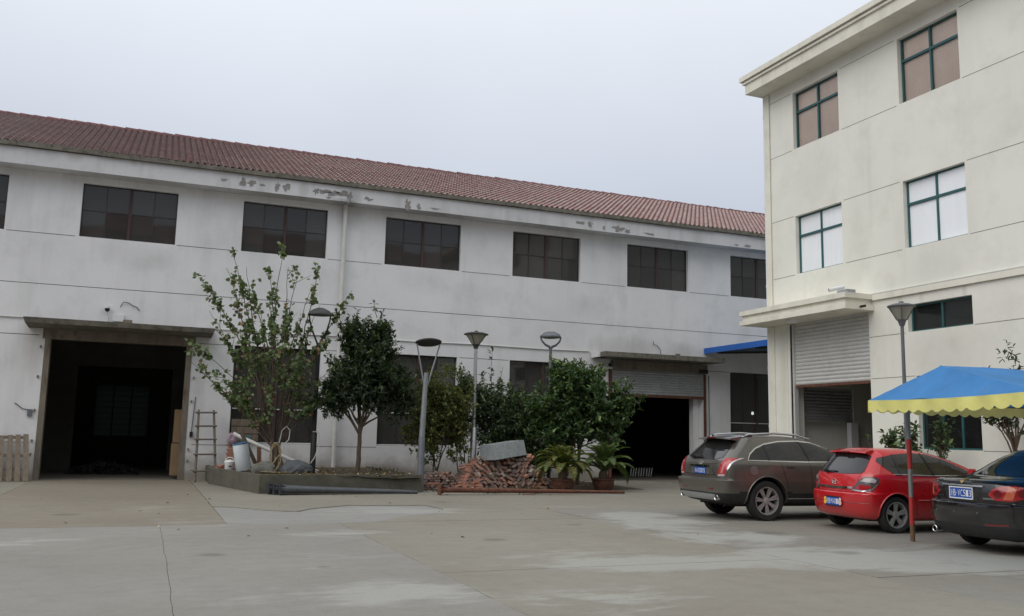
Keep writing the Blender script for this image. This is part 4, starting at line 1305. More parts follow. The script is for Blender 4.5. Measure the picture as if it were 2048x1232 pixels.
def cycad(loc, label, m, seed, s, sags):
    rnd = random.Random(seed)
    t = thing('cycad', loc, label, 'cycad', 'potted cycads beside the brick pile')
    MB().lathe([(0.001, 0.3), (0.09, 0.3), (0.13, 0.36), (0.14, 0.45), (0.12, 0.55), (0.06, 0.62), (0.001, 0.64)], 14).build('stump', MT['bark'], t, False, smooth=60)
    ms = [frond_mesh(rnd, s * rnd.uniform(.85, 1.1), sg, m, i) for i, sg in enumerate(sags)]
    n = 34
    for i in range(n):
        o = link('frond', rnd.choice(ms), t, False, (0, 0, 0.56))
        inner = i / n
        o.rotation_euler = (rnd.uniform(-.1, .1), R(36 - 78 * inner) + rnd.uniform(-.08, .08), i * 2.39996 + rnd.uniform(-.15, .15))
        k = 1 - 0.3 * max(0, inner - .6)
        o.scale = (k, k, k)
    return t
def cycad_pot(loc, label):
    o = thing('cycad_pot', loc, label, 'plant pot', 'brown pots holding the cycads')
    MB().lathe([(0.001, 0.0), (0.24, 0.0), (0.27, 0.04), (0.33, 0.25), (0.335, 0.31), (0.37, 0.33), (0.375, 0.37), (0.34, 0.38), (0.32, 0.34), (0.001, 0.33)], 26).build('bowl', MT['potbrown'], o, False, smooth=40)
    MB().lathe([(0.001, 0.345), (0.325, 0.335)], 20).build('potting_soil', MT['soil'], o, False)
    for i in range(3):
        a = R(-90 + (i - 1) * 50)
        c = Vector((0.312 * math.cos(a), 0.312 * math.sin(a), 0.19))
        d = MB()
        M_ = Matrix.Rotation(a, 3, 'Z') @ Matrix.Rotation(R(90), 3, 'Y')
        d.lathe([(0.05, 0), (0.055, 0.012), (0.065, 0.012), (0.07, 0)], 14, c, M_).lathe([(0.001, .016), (0.022, .01), (0.026, 0)], 8, c, M_)
        d.build('relief', MT['rust'], o, False, smooth=60)
cycad((11.4, 24.05, 0), 'yellowing potted cycad between the brick pile and the greener cycad', MT['frond'], 91, 1.22, [25, 45, 65])
cycad_pot((11.4, 24.05, 0), 'brown glazed pot of the yellowing cycad')
cycad((12.92, 24.4, 0), 'greener potted cycad nearest the right shutter doorway', MT['frondg'], 92, 1.32, [15, 35, 60])
cycad_pot((12.92, 24.4, 0), 'brown glazed pot of the greener cycad')
# weeds at the foot of the pile
wb = MB()
wr = random.Random(4)
for i in range(260):
    cx, cy = wr.choice([(8.0, 24.4), (9.9, 24.7), (10.6, 24.7), (9.0, 23.4), (10.1, 23.2), (4.6, 28.5), (6.9, 27.5), (7.7, 24.2)])
    p = Vector((cx + wr.gauss(0, .22), cy + wr.gauss(0, .08), 0.0 if cx > 7.2 else .42))
    d = Vector((wr.uniform(-.6, .6), wr.uniform(-.6, .6), 1))
    put_leaf(wb, p, d, Vector((0, -1, .3)), wr.uniform(.06, .16), wr.uniform(.015, .04))
o = wb.build('weeds', MT['leafmid'])
tag(o, 'low green weeds at the foot of the brick piles', 'weeds', kind='stuff')
# ================================================================== LAMP POSTS
MT['lampglass'] = mat('lamp_diffuser', lin((150, 150, 138)), 0.35, var=0.1)
MT['lampdark'] = mat('lamp_underside', lin((58, 58, 58)), 0.55, var=0.15)

t = thing('street_lamp', (4.48, 26.0, 0.42), 'black lamp with umbrella shade and curved arms, standing in the planter', 'street lamp')
MB().lathe([(0.001, 0), (0.085, 0), (0.085, 1.12), (0.07, 1.14)], 16).build('sleeve', MT['blackpole'], t, False, smooth=40)
MB().tube([(0, 0, 1.1), (0, 0, 3.62)], [0.052, 0.045], 14).tube([(0, 0, 3.58), (0, 0, 3.68)], [0.075, 0.06], 14).build('pole', MT['blackpole'], t, False, smooth=40)
for s in (-1, 1):
    MB().tube([(0.02 * s, 0, 3.64), (0.10 * s, 0, 3.82), (0.22 * s, 0, 4.1), (0.29 * s, 0, 4.36), (0.31 * s, 0, 4.55)], [0.028, .026, .024, .022, .02], 8).build('arm', MT['blackpole'], t, False, smooth=60)
MB().lathe([(0.36, 4.52), (0.35, 4.56), (0.26, 4.65), (0.14, 4.71), (0.05, 4.735), (0.001, 4.74)], 24).lathe([(0.35, 4.525), (0.001, 4.56)], 24).build('shade', MT['lampdark'], t, False, smooth=40)
# hose tied to it
o = MB().tube([(4.42, 25.9, 1.58), (4.55, 25.9, 1.59), (4.62, 25.9, 1.5), (4.61, 25.9, 1.15), (4.5, 25.88, 0.85), (4.4, 25.86, 0.7)], 0.012, 6).build('tied_cord', MT['pvc'])
tag(o, 'pale cord tied round the black lamp sleeve', 'cord')

t = thing('street_lamp', (7.2, 24.4, 0), 'grey lamp with forked top holding a flat dark disc, beside the planter end', 'street lamp')
MB().lathe([(0.001, 0), (0.098, 0), (0.092, 1.5), (0.082, 1.53)], 16).build('sleeve', MT['greypole'], t, False, smooth=40)
MT['polelight'] = mat('grey_pole_light', lin((140, 144, 148)), 0.45, 0.4, var=0.1, scale=4)
MB().tube([(0, 0, 1.5), (0.06, 0, 3.3)], [0.082, 0.066], 16).build('pole', MT['polelight'], t, False, smooth=40)
for s in (-1, 1):
    MB().tube([(0.06 + 0.05 * s, 0, 2.95), (0.1 + 0.34 * s, 0, 4.12)], [0.026, 0.02], 10).build('fork', MT['polelight'], t, False, smooth=40)
M_ = Matrix.Rotation(R(-11), 3, 'X')
MB().lathe([(0.001, -0.03), (0.33, -0.03), (0.37, -0.01), (0.375, 0.02), (0.3, 0.05), (0.001, 0.065)], 30, (0.1, 0, 4.16), M_).build('lamp_disc', MT['lampdark'], t, False, smooth=40)

def cone_lamp(loc, label, h, r, pm, base, cm, pr=0.056):
    t = thing('street_lamp', loc, label, 'street lamp')
    z = h
    if base:
        MB().lathe([(0.001, 0), (0.1, 0), (0.1, base), (0.09, base + 0.02), (0.06, base + 0.03)], 18).build('sleeve', pm, t, False, smooth=40)
    MB().tube([(0, 0, 0), (0, 0, z)], [pr * 1.1, pr * .92], 16).build('pole', pm, t, False, smooth=40)
    MB().lathe([(0.06, z - 0.05), (0.075, z), (0.10, z + 0.07), (0.12, z + 0.09)], 20).build('collar', cm, t, False, smooth=40)
    MB().lathe([(0.10, z + 0.07), (r * 0.55, z + 0.2), (r * 0.93, z + 0.39)], 24).build('lantern', MT['lampglass'], t, False, smooth=60)
    for i in range(4):
        a = R(45 + 90 * i)
        MB().tube([(0.11 * math.cos(a), 0.11 * math.sin(a), z + .08), (r * math.cos(a), r * math.sin(a), z + .41)], 0.012, 6).build('rib', cm, t, False)
    MB().lathe([(r, z + 0.385), (r * 1.1, z + 0.40), (r * 1.1, z + 0.425), (r * 0.7, z + 0.47), (0.06, z + 0.49), (0.05, z + 0.53), (0.001, z + 0.535)], 28).build('cap', cm, t, False, smooth=40)
cone_lamp((9.52, 26.6, 0), 'silver aluminium lamp with cone lantern behind the brick pile', 4.33, 0.355, MT['alu'], 1.8, MT['lampdark'])
cone_lamp((16.5, 16.1, 0), 'grey lamp with cone lantern in front of the cream building, behind the tent', 4.42, 0.29, MT['greypole'], 0, MT['greypole'], 0.043)

t = thing('street_lamp', (12.3, 27.0, 0), 'grey lamp with a ring bracket and domed head above the camellia', 'street lamp')
MB().tube([(0, 0, 0), (0, 0, 4.5)], [0.065, 0.05], 14).build('pole', MT['greypole'], t, False, smooth=40)
for s in (-1, 1):
    MB().tube([(0, 0, 4.46), (0.06 * s, 0, 4.54), (0.2 * s, 0, 4.60), (0.33 * s, 0, 4.73), (0.375 * s, 0, 4.86), (0.34 * s, 0, 4.9)], [.05, .042, .034, .03, .03, .025], 8).build('ring_arm', MT['greypole'], t, False, smooth=60)
MB().lathe([(0.34, 4.84), (0.345, 4.88), (0.28, 4.97), (0.16, 5.03), (0.001, 5.05)], 26).build('dome', MT['greypole'], t, False, smooth=40)
MB().lathe([(0.34, 4.842), (0.24, 4.82), (0.001, 4.80)], 24).build('lens', MT['lampglass'], t, False, smooth=60)

# ================================================================== BRICK PILES
def brick_mat():
    k = NT('old_brick')
    i = k.island()
    cr = k.n("ShaderNodeValToRGB")
    e = cr.color_ramp.elements
    e[0].position, e[0].color = 0, lin((150, 128, 120))
    e[1].position, e[1].color = 1, lin((160, 120, 104))
    for p, c in ((0.2, (124, 108, 102)), (0.4, (166, 132, 118)), (0.55, (144, 128, 122)), (0.7, (176, 130, 110)), (0.86, (128, 114, 108)), (0.95, (172, 162, 152))):
        x = e.new(p); x.color = lin(c)
    k.l(i, cr.inputs[0])
    n = k.noise(14, 7, 0.7)
    col = k.mix(k.rng(n, 0.5, 0.75, 0, 0.55), cr.outputs[0], lin((132, 120, 108)))
    n2 = k.noise(5, 6, 0.7)
    col = k.mix(k.rng(n2, 0.5, 0.8, 0, 0.4), col, lin((84, 70, 64)))
    return k.done(k.princ(col, 0.9, 0, k.bump(k.noise(60, 5), 0.5, 0.006), 0.2))
MT['brick'] = brick_mat()
MT['bricknew'] = mat('orange_brick', lin((172, 122, 102)), 0.9, var=0.2, scale=9, bump=0.4, c2=lin((160, 128, 112)), thr=(0.5, 0.75))
def chipped(rnd):
    b = MB()
    b.box(-0.115, 0.115, -0.055, 0.055, -0.027, 0.027)
    b.v = [tuple(c + rnd.uniform(-0.007, 0.007) for c in v) for v in b.v]
    return b
br = random.Random(9)
bms = [chipped(br).mesh('brick', MT['brick']) for _ in range(8)]
bmn = [chipped(br).mesh('brick', MT['bricknew']) for _ in range(4)]
def brick(t, p, rot, new=False):
    o = link('brick', br.choice(bmn if new else bms), t, True, p)
    o.rotation_euler = rot
    return o
pile = thing('brick_pile', (10, 25.4, 0), 'large heap of old red bricks carrying the metal trough', 'brick pile')
prof = lambda x: max(0.0, (x - 8.35) * 1.05 if x < 9.2 else (0.89 + (x - 9.2) * 0.12 if x < 10.5 else 1.046 - (x - 10.5) * 0.85))
core = MB()
vs, fs = [], []
for i in range(31):
    x = 8.62 + 2.98 * i / 30
    h = max(0.02, prof(x) - 0.1)
    for (y, f) in ((24.98, 0), (25.12, .55), (25.3, 1), (26.2, .95), (26.6, 0)):
        vs.append((x, y + 0.02 * math.sin(i * 2.1), h * f))
for i in range(30):
    for j in range(4):
        a = i * 5 + j
        fs.append((a, a + 5, a + 6, a + 1))
MT['brickgap'] = mat('brick_gap_dark', lin((104, 86, 78)), 0.95, var=0.35, scale=12, bump=1.0, bs=25)  # brick-dark colour painted for the shade in the gaps
core.add(vs, fs).build('dark_core', MT['brickgap'], pile)
n_b = 0
# face of the heap: bricks on end, leaning in slanted courses that change direction from patch to patch
for r_ in range(9):
    z = 0.07 + r_ * 0.118
    x = 8.42 + 0.07 * (r_ % 2)
    while x < 11.55:
        if z < prof(x) + 0.04 and n_b < 240:
            patchn = noise.noise(Vector((x * 0.9, z * 1.3, 2.0)))
            lean = R(50) if patchn > 0.05 else (R(-46) if patchn < -0.12 else R(14))
            y = 24.9 + z * 0.32 + br.uniform(-0.05, 0.06)
            o = brick(pile, (x, y + 0.06, z + br.uniform(-.018, .018)), (lean + br.uniform(-.3, .3), br.uniform(-.2, .2), R(90) + br.uniform(-.5, .5)), new=br.random() < (.35 if x < 9.1 else .06))
            o.scale = (1.15, 1.25, 1.3)
            n_b += 1
        x += 0.142 + br.uniform(-.018, .02)
# stepped, more orderly orange stack on the left shoulder
for r_ in range(9):
    z = 0.05 + r_ * 0.085
    for c_ in range(4 if r_ < 4 else 3):
        x = 8.42 + r_ * 0.075 + c_ * 0.2 + br.uniform(-.02, .02)
        if z > prof(x + 0.12) + 0.12: continue
        brick(pile, (x, 24.86 + r_ * 0.05 + br.uniform(-.02, .02), z), (br.uniform(-.25, .1), R(-8) + br.uniform(-.2, .2), br.uniform(-.3, .3)), new=br.random() < .55)
# top layer
for i in range(46):
    x = br.uniform(8.9, 11.1)
    brick(pile, (x, br.uniform(25.3, 26.0), prof(x) + br.uniform(-0.08, 0.0)), (br.uniform(-.4, .4), br.uniform(-.4, .4), br.uniform(0, 3.1)))
brick(pile, (10.85, 25.15, 0.92), (0.2, -0.5, 0.4), True)
brick(pile, (10.8, 25.15, 0.99), (0.1, -0.35, 0.9), True)

for i in range(22):
    x = br.uniform(8.5, 11.6)
    b = MB().box(-.04, .04, -.03, .03, -.02, .02)
    b.v = [tuple(c * br.uniform(.5, 1.3) for c in v) for v in b.v]
    o = link('brick_fragment', b.mesh('brick_fragment', MT['brick']), pile, True, (x, br.uniform(23.5, 24.8), 0.02))
    o.rotation_euler = (br.uniform(-.4, .4), br.uniform(-.4, .4), br.uniform(0, 3))
p2_ = thing('brick_pile', (8.0, 25.2, 0), 'small low stack of weathered bricks behind the forked lamp foot', 'brick pile')
MB().box(7.55, 8.5, 25.1, 25.6, -0.01, 0.36).build('dark_core', MT['brickgap'], p2_)  # dark filler behind the bricks, gap shade put into its colour
for r_ in range(8):
    for c_ in range(9):
        x = 7.5 + c_ * 0.128 + (r_ % 2) * .05
        z = 0.05 + r_ * 0.072
        if z > 0.56 - abs(c_ - 3) * 0.045 + noise.noise(Vector((x * 3, 0, 0))) * .12: continue
        if x < 7.85 and r_ % 2 == 0:
            brick(p2_, (x + .05, 24.98 + br.uniform(-.03, .03), z), (br.uniform(-.08, .08), br.uniform(-.1, .1), br.uniform(-.2, .2)), new=br.random() < .2)
        else:
            brick(p2_, (x, 25.02 + br.uniform(-.04, .04), z), (br.uniform(-.5, .5), br.uniform(-.1, .1), R(90) + br.uniform(-.35, .35)))
p3_ = thing('brick_stack', (2.6, 29.2, 0.42), 'short stack of orange bricks against the wall behind the water tank', 'brick stack')
for r_ in range(11):
    for c_ in range(2):
        brick(p3_, (2.45 + c_ * 0.25 + (r_ % 2) * 0.04 + br.uniform(-.02, .02), 28.75, 0.47 + r_ * 0.066), (0, br.uniform(-.03, .03), br.uniform(-.12, .12)), new=True)
brick(p3_, (2.15, 28.3, 0.46), (0, 0.1, 0.4), True)
brick(p3_, (2.2, 28.35, 0.52), (0.1, 0.0, 1.0), True)

# galvanised trough lying on the heap
tr = thing('metal_trough', (10.05, 25.5, 1.0), 'galvanised sheet metal trough lying tilted on the brick pile', 'metal trough')
Mt = Matrix.Rotation(R(-7.5), 3, 'Y') @ Matrix.Rotation(R(20), 3, 'Z')
def tp(b):
    b.v = [tuple(Mt @ Vector(v)) for v in b.v]
    return b
L2, W2, H2 = 0.62, 0.34, 0.42
b = MB().add([(-L2, -W2, 0), (L2, -W2, 0), (L2, W2, 0), (-L2, W2, 0), (-L2 * .97, -W2 * .86, H2), (L2 * .97, -W2 * .86, H2), (L2 * .97, W2 * .86, H2), (-L2 * .97, W2 * .86, H2)],
             [(0, 1, 5, 4), (1, 2, 6, 5), (2, 3, 7, 6), (3, 0, 4, 7), (4, 5, 6, 7)])
tp(b).build('shell', MT['galv'], tr, False)
fl = MB()
for (x0, x1, y0, y1) in ((-L2 - .03, L2 + .03, -W2 - .03, -W2 + .012), (-L2 - .03, L2 + .03, W2 - .012, W2 + .03), (-L2 - .03, -L2 + .012, -W2 + .013, W2 - .013), (L2 - .012, L2 + .03, -W2 + .013, W2 - .013)):
    fl.box(x0, x1, y0, y1, -0.025, -0.001)
tp(fl).build('flange', MT['galv'], tr, False)
for (x, y) in ((-L2, -W2), (L2, -W2), (L2, W2), (-L2, W2)):
    s = MB().tube([(x, y, 0), (x * .97, y * .86, H2)], 0.012, 6)
    tp(s).build('corner_seam', MT['alu'], tr, False)
tr.location = (10.0, 25.24, 0.96)

# ================================================================== LYING POLES
MT['polegrey'] = mat('dark_grey_steel', lin((84, 88, 92)), 0.5, 0.3, var=0.2, scale=5, c2=lin((112, 112, 110)), thr=(0.55, 0.8))
MT['polegreyd'] = mat('dark_grey_flange', lin((66, 70, 76)), 0.55, 0.3, var=0.2, scale=5)
for i, (x0, y0, z0, x1, lb_) in enumerate([(2.98, 23.58, 0.16, 6.75, 'grey steel lamp pole lying along the planter, rearmost of three flanges'), (3.09, 23.42, 0.15, 6.6, 'grey steel lamp pole lying along the planter, middle of three flanges'), (3.22, 23.24, 0.155, 6.85, 'grey steel lamp pole lying along the planter, front flange with longest visible shaft')]):
    o = thing('lying_pole', (x0, y0, 0), lb_, 'steel pole', 'poles lying before the planter')
    d = Vector((1, 0.06, -0.022)).normalized()
    p0, p1 = Vector((x0, y0, z0)), Vector((x1, y0 + 0.06 * (x1 - x0), 0.045))
    MB().tube([p0, p0.lerp(p1, 0.2)], [0.09, 0.088], 16).build('base_sleeve', MT['polegrey'], o, smooth=40)
    MB().tube([p0.lerp(p1, 0.19), p1], [0.078, 0.042], 16).build('shaft', MT['polegrey'], o, smooth=40)
    MB().obox(p0, (0.025, 0.29, 0.29), Matrix.Rotation(R(3), 3, 'Z')).build('flange', MT['polegreyd'], o, bevel=0.01)
    for s in range(4):
        a = R(45 + 90 * s)
        v = Vector((0, math.cos(a), math.sin(a)))
        MB().add([p0 + v * .09, p0 + v * .15, p0 + v * .09 + d * 0.16, p0 + v * .09 + Vector((0, .008, .008)), p0 + v * .15 + Vector((0, .008, .008)), p0 + v * .09 + d * 0.16 + Vector((0, .008, .008))],
                 [(0, 1, 2), (3, 5, 4), (0, 3, 4, 1), (1, 4, 5, 2), (2, 5, 3, 0)]).build('gusset', MT['polegreyd'], o)
o = thing('rusty_pole', (7.3, 22.95, 0), 'long rusty steel pole lying on the yard before the brick pile and cycads', 'steel pole')
MB().tube([(7.3, 22.95, 0.14), (12.85, 22.98, 0.05)], [0.075, 0.04], 14).build('shaft', MT['rust'], o, smooth=40)
MB().obox((7.3, 22.95, 0.145), (0.025, 0.27, 0.27), Matrix.Rotation(R(2), 3, 'Z')).build('flange', MT['rust'], o, bevel=0.01)
for s in range(4):
    v = Vector((0, math.cos(R(45 + 90 * s)), math.sin(R(45 + 90 * s))))
    p0 = Vector((7.31, 22.95, 0.145))
    MB().add([p0 + v * .06, p0 + v * .16, p0 + v * .07 + Vector((.2, 0, 0)), p0 + v * .06 + Vector((0, .008, .008)), p0 + v * .16 + Vector((0, .008, .008)), p0 + v * .07 + Vector((.2, .008, .008))],
             [(0, 1, 2), (3, 5, 4), (0, 3, 4, 1), (1, 4, 5, 2), (2, 5, 3, 0)]).build('gusset', MT['rust'], o)
o = MB().prism([(9.6, 22.75), (9.95, 22.72), (9.97, 22.84), (9.63, 22.86)], 0, 0.05).build('broken_brick', MT['brick'])
tag(o, 'broken brick piece lying beside the rusty pole', 'brick')

# ================================================================== LADDER, PALLET and odds and ends by the left doorway
ld = thing('ladder', (1.78, 29.3, 0), 'weathered wooden ladder leaning on the wall right of the left doorway', 'ladder')
for s, (xb, xt) in ((0, (1.5, 1.53)), (1, (2.1, 1.98))):
    MB().tube([(xb, 29.0, 0.0), ((xb + xt) / 2 + .01, 29.5, 1.05), (xt, 29.95, 2.18)], [0.042, 0.04, 0.038], 10).build('rail', MT['bamboo'], ld, smooth=50)
for z in (0.32, 0.82, 1.27, 1.68, 2.1):
    y = 29.0 + z * 0.43 - 0.045
    MB().tube([(1.43, y, z), (2.12 - z * .02, y, z + 0.015)], 0.027, 8).build('rung', MT['bamboo'], ld, smooth=50)
pt = thing('pallet', (-3.4, 29.6, 0), 'worn wooden pallet standing on end against the wall left of the doorway', 'pallet')
def plank(x0, z0, x1, z1, w, y0, y1, t=0.022, name='board'):
    return MB().add([(x0 - w / 2, y0, z0), (x0 + w / 2, y0, z0), (x1 + w / 2, y1, z1), (x1 - w / 2, y1, z1), (x0 - w / 2, y0 + t, z0), (x0 + w / 2, y0 + t, z0), (x1 + w / 2, y1 + t, z1), (x1 - w / 2, y1 + t, z1)],
                    [(0, 1, 2, 3), (7, 6, 5, 4), (1, 0, 4, 5), (2, 1, 5, 6), (3, 2, 6, 7), (0, 3, 7, 4)]).build(name, MT['wood'], pt)
for (a, b_) in ((-3.06, -3.22), (-3.27, -3.42), (-3.48, -3.62), (-3.72, -3.84), (-3.95, -4.05), (-4.2, -4.28)):
    plank(a, 0.01, b_, 1.34 - (-3.2 - b_) * 0.08, 0.14, 29.35, 29.95)
for z, y in ((0.07, 29.415), (0.72, 29.70), (1.24, 29.935)):
    MB().box(-4.35, -3.02 - z * 0.12, y, y + 0.09, z - 0.045, z + 0.045).build('stringer', MT['wood'], pt)
o = thing('water_tank', (2.68, 26.7, 0.42), 'white cylindrical water heater tank with blue rim leaning in the planter', 'tank')
Mk = Matrix.Rotation(R(-11), 3, 'Y')
MT['tankwhite'] = mat('tank_enamel', lin((206, 214, 218)), 0.35, var=0.05, scale=3)
MT['tankblue'] = mat('tank_rim', lin((78, 118, 158)), 0.5, var=0.1)
MB().lathe([(0.001, 0), (0.2, 0), (0.215, 0.02), (0.215, 0.74), (0.2, 0.76)], 26, (0, 0, 0.04), Mk).build('shell', MT['tankwhite'], o, False, smooth=40)
MB().lathe([(0.218, 0.735), (0.22, 0.77), (0.195, 0.78), (0.19, 0.74), (0.001, 0.73)], 26, (0, 0, 0.04), Mk).build('rim', MT['tankblue'], o, False, smooth=40)
o = thing('rice_cooker', (2.33, 27.2, 0.44), 'old white rice cooker with lid and handle on the planter corner', 'rice cooker')
MB().lathe([(0.001, 0), (0.11, 0), (0.135, 0.04), (0.14, 0.2), (0.145, 0.22)], 22).build('body', MT['whitepl'], o, False, smooth=40)
MB().lathe([(0.148, 0.215), (0.148, 0.24), (0.11, 0.28), (0.04, 0.3), (0.001, 0.302)], 22).build('lid', MT['whitepl'], o, False, smooth=40)
MB().tube([(-.15, 0, .2), (-.12, 0, .3), (-.05, 0, .36), (.05, 0, .36), (.12, 0, .3), (.15, 0, .2)], 0.014, 8).build('handle', MT['whitepl'], o, False, smooth=60)
MB().obox((0, -0.142, 0.12), (0.09, 0.01, 0.03)).build('switch', MT['rust'], o, False)
o = MB().tube([(2.45, 27.9, 1.47), (4.75, 26.6, 0.42)], 0.055, 14).build('fallen_pipe', MT['pvc'], smooth=40)
tag(o, 'white plastic drain pipe slanting down behind the sparse tree', 'pipe')
o = MB().obox((2.86, 27.1, 0.98), (0.11, 0.03, 1.15), Matrix.Rotation(R(-27), 3, 'Y')).build('plank', MT['wood'])
tag(o, 'long grey wooden plank leaning over the water tank', 'plank')
MT['woodtan'] = mat('tan_wood', lin((150, 112, 84)), 0.85, var=0.2, scale=6, stretch=(3, 3, .3))
o = MB().obox((3.12, 27.0, 0.74), (0.12, 0.03, 0.75), Matrix.Rotation(R(-4), 3, 'Y')).build('plank', MT['woodtan'])
tag(o, 'short tan wooden board upright behind the tree trunk', 'plank')
o = MB().obox((3.7, 27.2, 0.78), (0.16, 0.03, 0.9), Matrix.Rotation(R(-22), 3, 'Y')).build('plank', MT['wood'])
tag(o, 'wide grey board leaning right of the tree trunk', 'plank')
def rock(name, c, s, label, seed, m):
    bm = bmesh.new()
    bmesh.ops.create_icosphere(bm, subdivisions=3, radius=1)
    for v in bm.verts:
        k = 1 + 0.35 * noise.noise(v.co * 1.3 + Vector((seed, 0, 0))) + 0.12 * noise.noise(v.co * 4 + Vector((seed, 0, 0)))
        v.co = Vector((v.co.x * s[0], v.co.y * s[1], v.co.z * s[2])) * k + Vector(c)
    me = bpy.data.meshes.new(name)
    bm.to_mesh(me)
    bm.free()
    me.materials.append(m)
    o = link(name, me)
    return tag(o, label, 'stone')
rock('stone', (3.1, 25.6, 0.55), (0.34, 0.22, 0.2), 'pale angular stone at the foot of the sparse tree, left of it', 3.3, MT['stone'])
MT['stoned'] = mat('dark_stone', lin((92, 96, 100)), 0.9, var=0.2, scale=4, bump=0.6, bs=18)
rock('stone', (3.98, 25.9, 0.55), (0.42, 0.26, 0.22), 'dark grey stone on the soil right of the sparse tree', 8.1, MT['stoned'])
# hose hung over the trunk
MT['hose'] = mat('yellow_hose', lin((164, 148, 112)), 0.6, var=0.12)
hp = []
for i in range(40):
    a = i * 0.49
    r_ = 0.13 + 0.03 * math.sin(i * 1.7)
    hp.append((3.42 + r_ * math.cos(a) * 1.05, 25.87 - 0.05 * math.sin(a * .5), 0.92 + math.sin(a) * (0.34 + 0.06 * math.sin(i * .9)) - 0.05))
hp += [(3.2, 25.7, 0.5), (3.0, 25.4, 0.48), (3.4, 25.3, 0.47), (3.7, 25.5, 0.47)]
o = MB().tube(hp, 0.013, 6).build('hose', MT['hose'], smooth=60)
tag(o, 'coil of yellow hose hung on the sparse tree trunk', 'hose')
wp = [(3.5, 25.85, 1.25), (3.56, 25.85, 1.6), (3.68, 25.85, 1.72), (3.78, 25.85, 1.6), (3.76, 25.85, 1.35), (3.62, 25.85, 1.2), (3.6, 25.85, 0.95)]
o = MB().tube(wp, 0.014, 6).build('hose', MT['pvc'], smooth=60)
tag(o, 'pale loop of cable on the sparse tree above the yellow hose', 'cable')
o = MB()
for i in range(3):
    o.box(2.55, 3.4, 29.92, 29.95, 1.52 + i * 0.19, 1.69 + i * 0.19)
bt = thing('board_panel', (3.0, 29.9, 0), 'grey boards propped in the window behind the water tank', 'boards')
for i in range(3):
    MB().box(2.55, 3.4, 30.05, 30.08, 1.24 + i * 0.24, 1.455 + i * 0.24).build('board', MT['wood'], bt)
MT['purple'] = mat('printed_bag', lin((150, 132, 142)), 0.6, var=0.35, scale=18)
MT['tealbox'] = mat('teal_plastic', lin((80, 116, 118)), 0.5, var=0.1)
rb = rock('rubbish_bag', (2.5, 28.7, 1.32), (0.16, 0.12, 0.2), 'purple and white rubbish bag on top of the orange brick stack', 5.0, MT['purple'])
rb["category"] = 'bag'
o = MB().box(2.75, 3.05, 28.6, 28.85, 1.17, 1.42).build('plastic_crate', MT['tealbox'], bevel=0.02)
tag(o, 'small teal plastic box on the orange brick stack', 'box')

# ================================================================== TENT
def cloth_mat(name, c, tr=0.25):
    k = NT(name)
    n = k.noise(1.3, 6, 0.65)
    col = k.mix(k.rng(n, 0.3, 0.75), C(c, 0.86), C(c, 1.1))
    col = k.mix(k.rng(k.noise(4.0, 7, 0.7), 0.55, 0.85, 0, 0.3), col, lin((150, 156, 150)))
    nm = k.bump(k.noise(5, 5, 0.6), 0.5, 0.03)
    p = k.princ(col, 0.7, 0, nm, 0.3)
    t_ = k.n("ShaderNodeBsdfTranslucent")
    k.l(col, t_.inputs[0])
    ms = k.n("ShaderNodeMixShader")
    ms.inputs[0].default_value = tr
    k.l(p, ms.inputs[1])
    k.l(t_.outputs[0], ms.inputs[2])
    return k.done(ms.outputs[0])
MT['tentblue'] = cloth_mat('tent_blue', lin((74, 142, 206)))
MT['tentyel'] = cloth_mat('tent_yellow', lin((248, 242, 150)))
MT['polered'] = mat('red_pole_paint', lin((170, 46, 42)), 0.55, var=0.15, scale=6)
MT['polesil'] = mat('silver_band', lin((136, 138, 138)), 0.45, 0.4, var=0.12, scale=6)
MT['polebrn'] = mat('rusted_foot', lin((104, 78, 58)), 0.8, var=0.25, scale=8)
tn = thing('market_tent', (11.9, 10, 0), 'blue canopy tent with yellow scalloped edge over the black car', 'tent')
C1, C2, C3, C4 = Vector((11.25, 11.78, 2.30)), Vector((10.55, 8.12, 2.30)), Vector((15.4, 7.9, 2.32)), Vector((16.0, 11.75, 2.32))
P1, P2 = Vector((11.62, 10.58, 2.83)), Vector((15.3, 10.3, 2.84))
def cloth(quad, nu, nv, sag, name, m):
    """Bilinear cloth panel between four corners, sagging between its frame."""
    a, b_, c, d = quad
    vs, fs = [], []
    for j in range(nv + 1):
        for i in range(nu + 1):
            u, v = i / nu, j / nv
            p = a.lerp(b_, u).lerp(d.lerp(c, u), v) + Vector((0, 0, -0.03 * math.sin(math.pi * u) * (1 - v)))
            s = sag * math.sin(math.pi * u) * math.sin(math.pi * v) + 0.03 * noise.noise(p * 1.3) * math.sin(math.pi * u) + 0.012 * noise.noise(p * 5)
            vs.append(p + Vector((0, 0, -s)))
    for j in range(nv):
        for i in range(nu):
            k_ = j * (nu + 1) + i
            fs.append((k_, k_ + 1, k_ + nu + 2, k_ + nu + 1))
    return MB().add(vs, fs).build(name, m, tn, smooth=179)
cloth((C1, C2, P1, P1 + Vector((0, .01, 0))), 30, 16, 0.05, 'roof_panel', MT['tentblue'])
cloth((C2, C3, P2, P1), 34, 16, 0.05, 'roof_panel', MT['tentblue'])
cloth((C3, C4, P2 + Vector((0, .01, 0)), P2), 30, 16, 0.05, 'roof_panel', MT['tentblue'])
cloth((C4, C1, P1, P2), 34, 16, 0.05, 'roof_panel', MT['tentblue'])
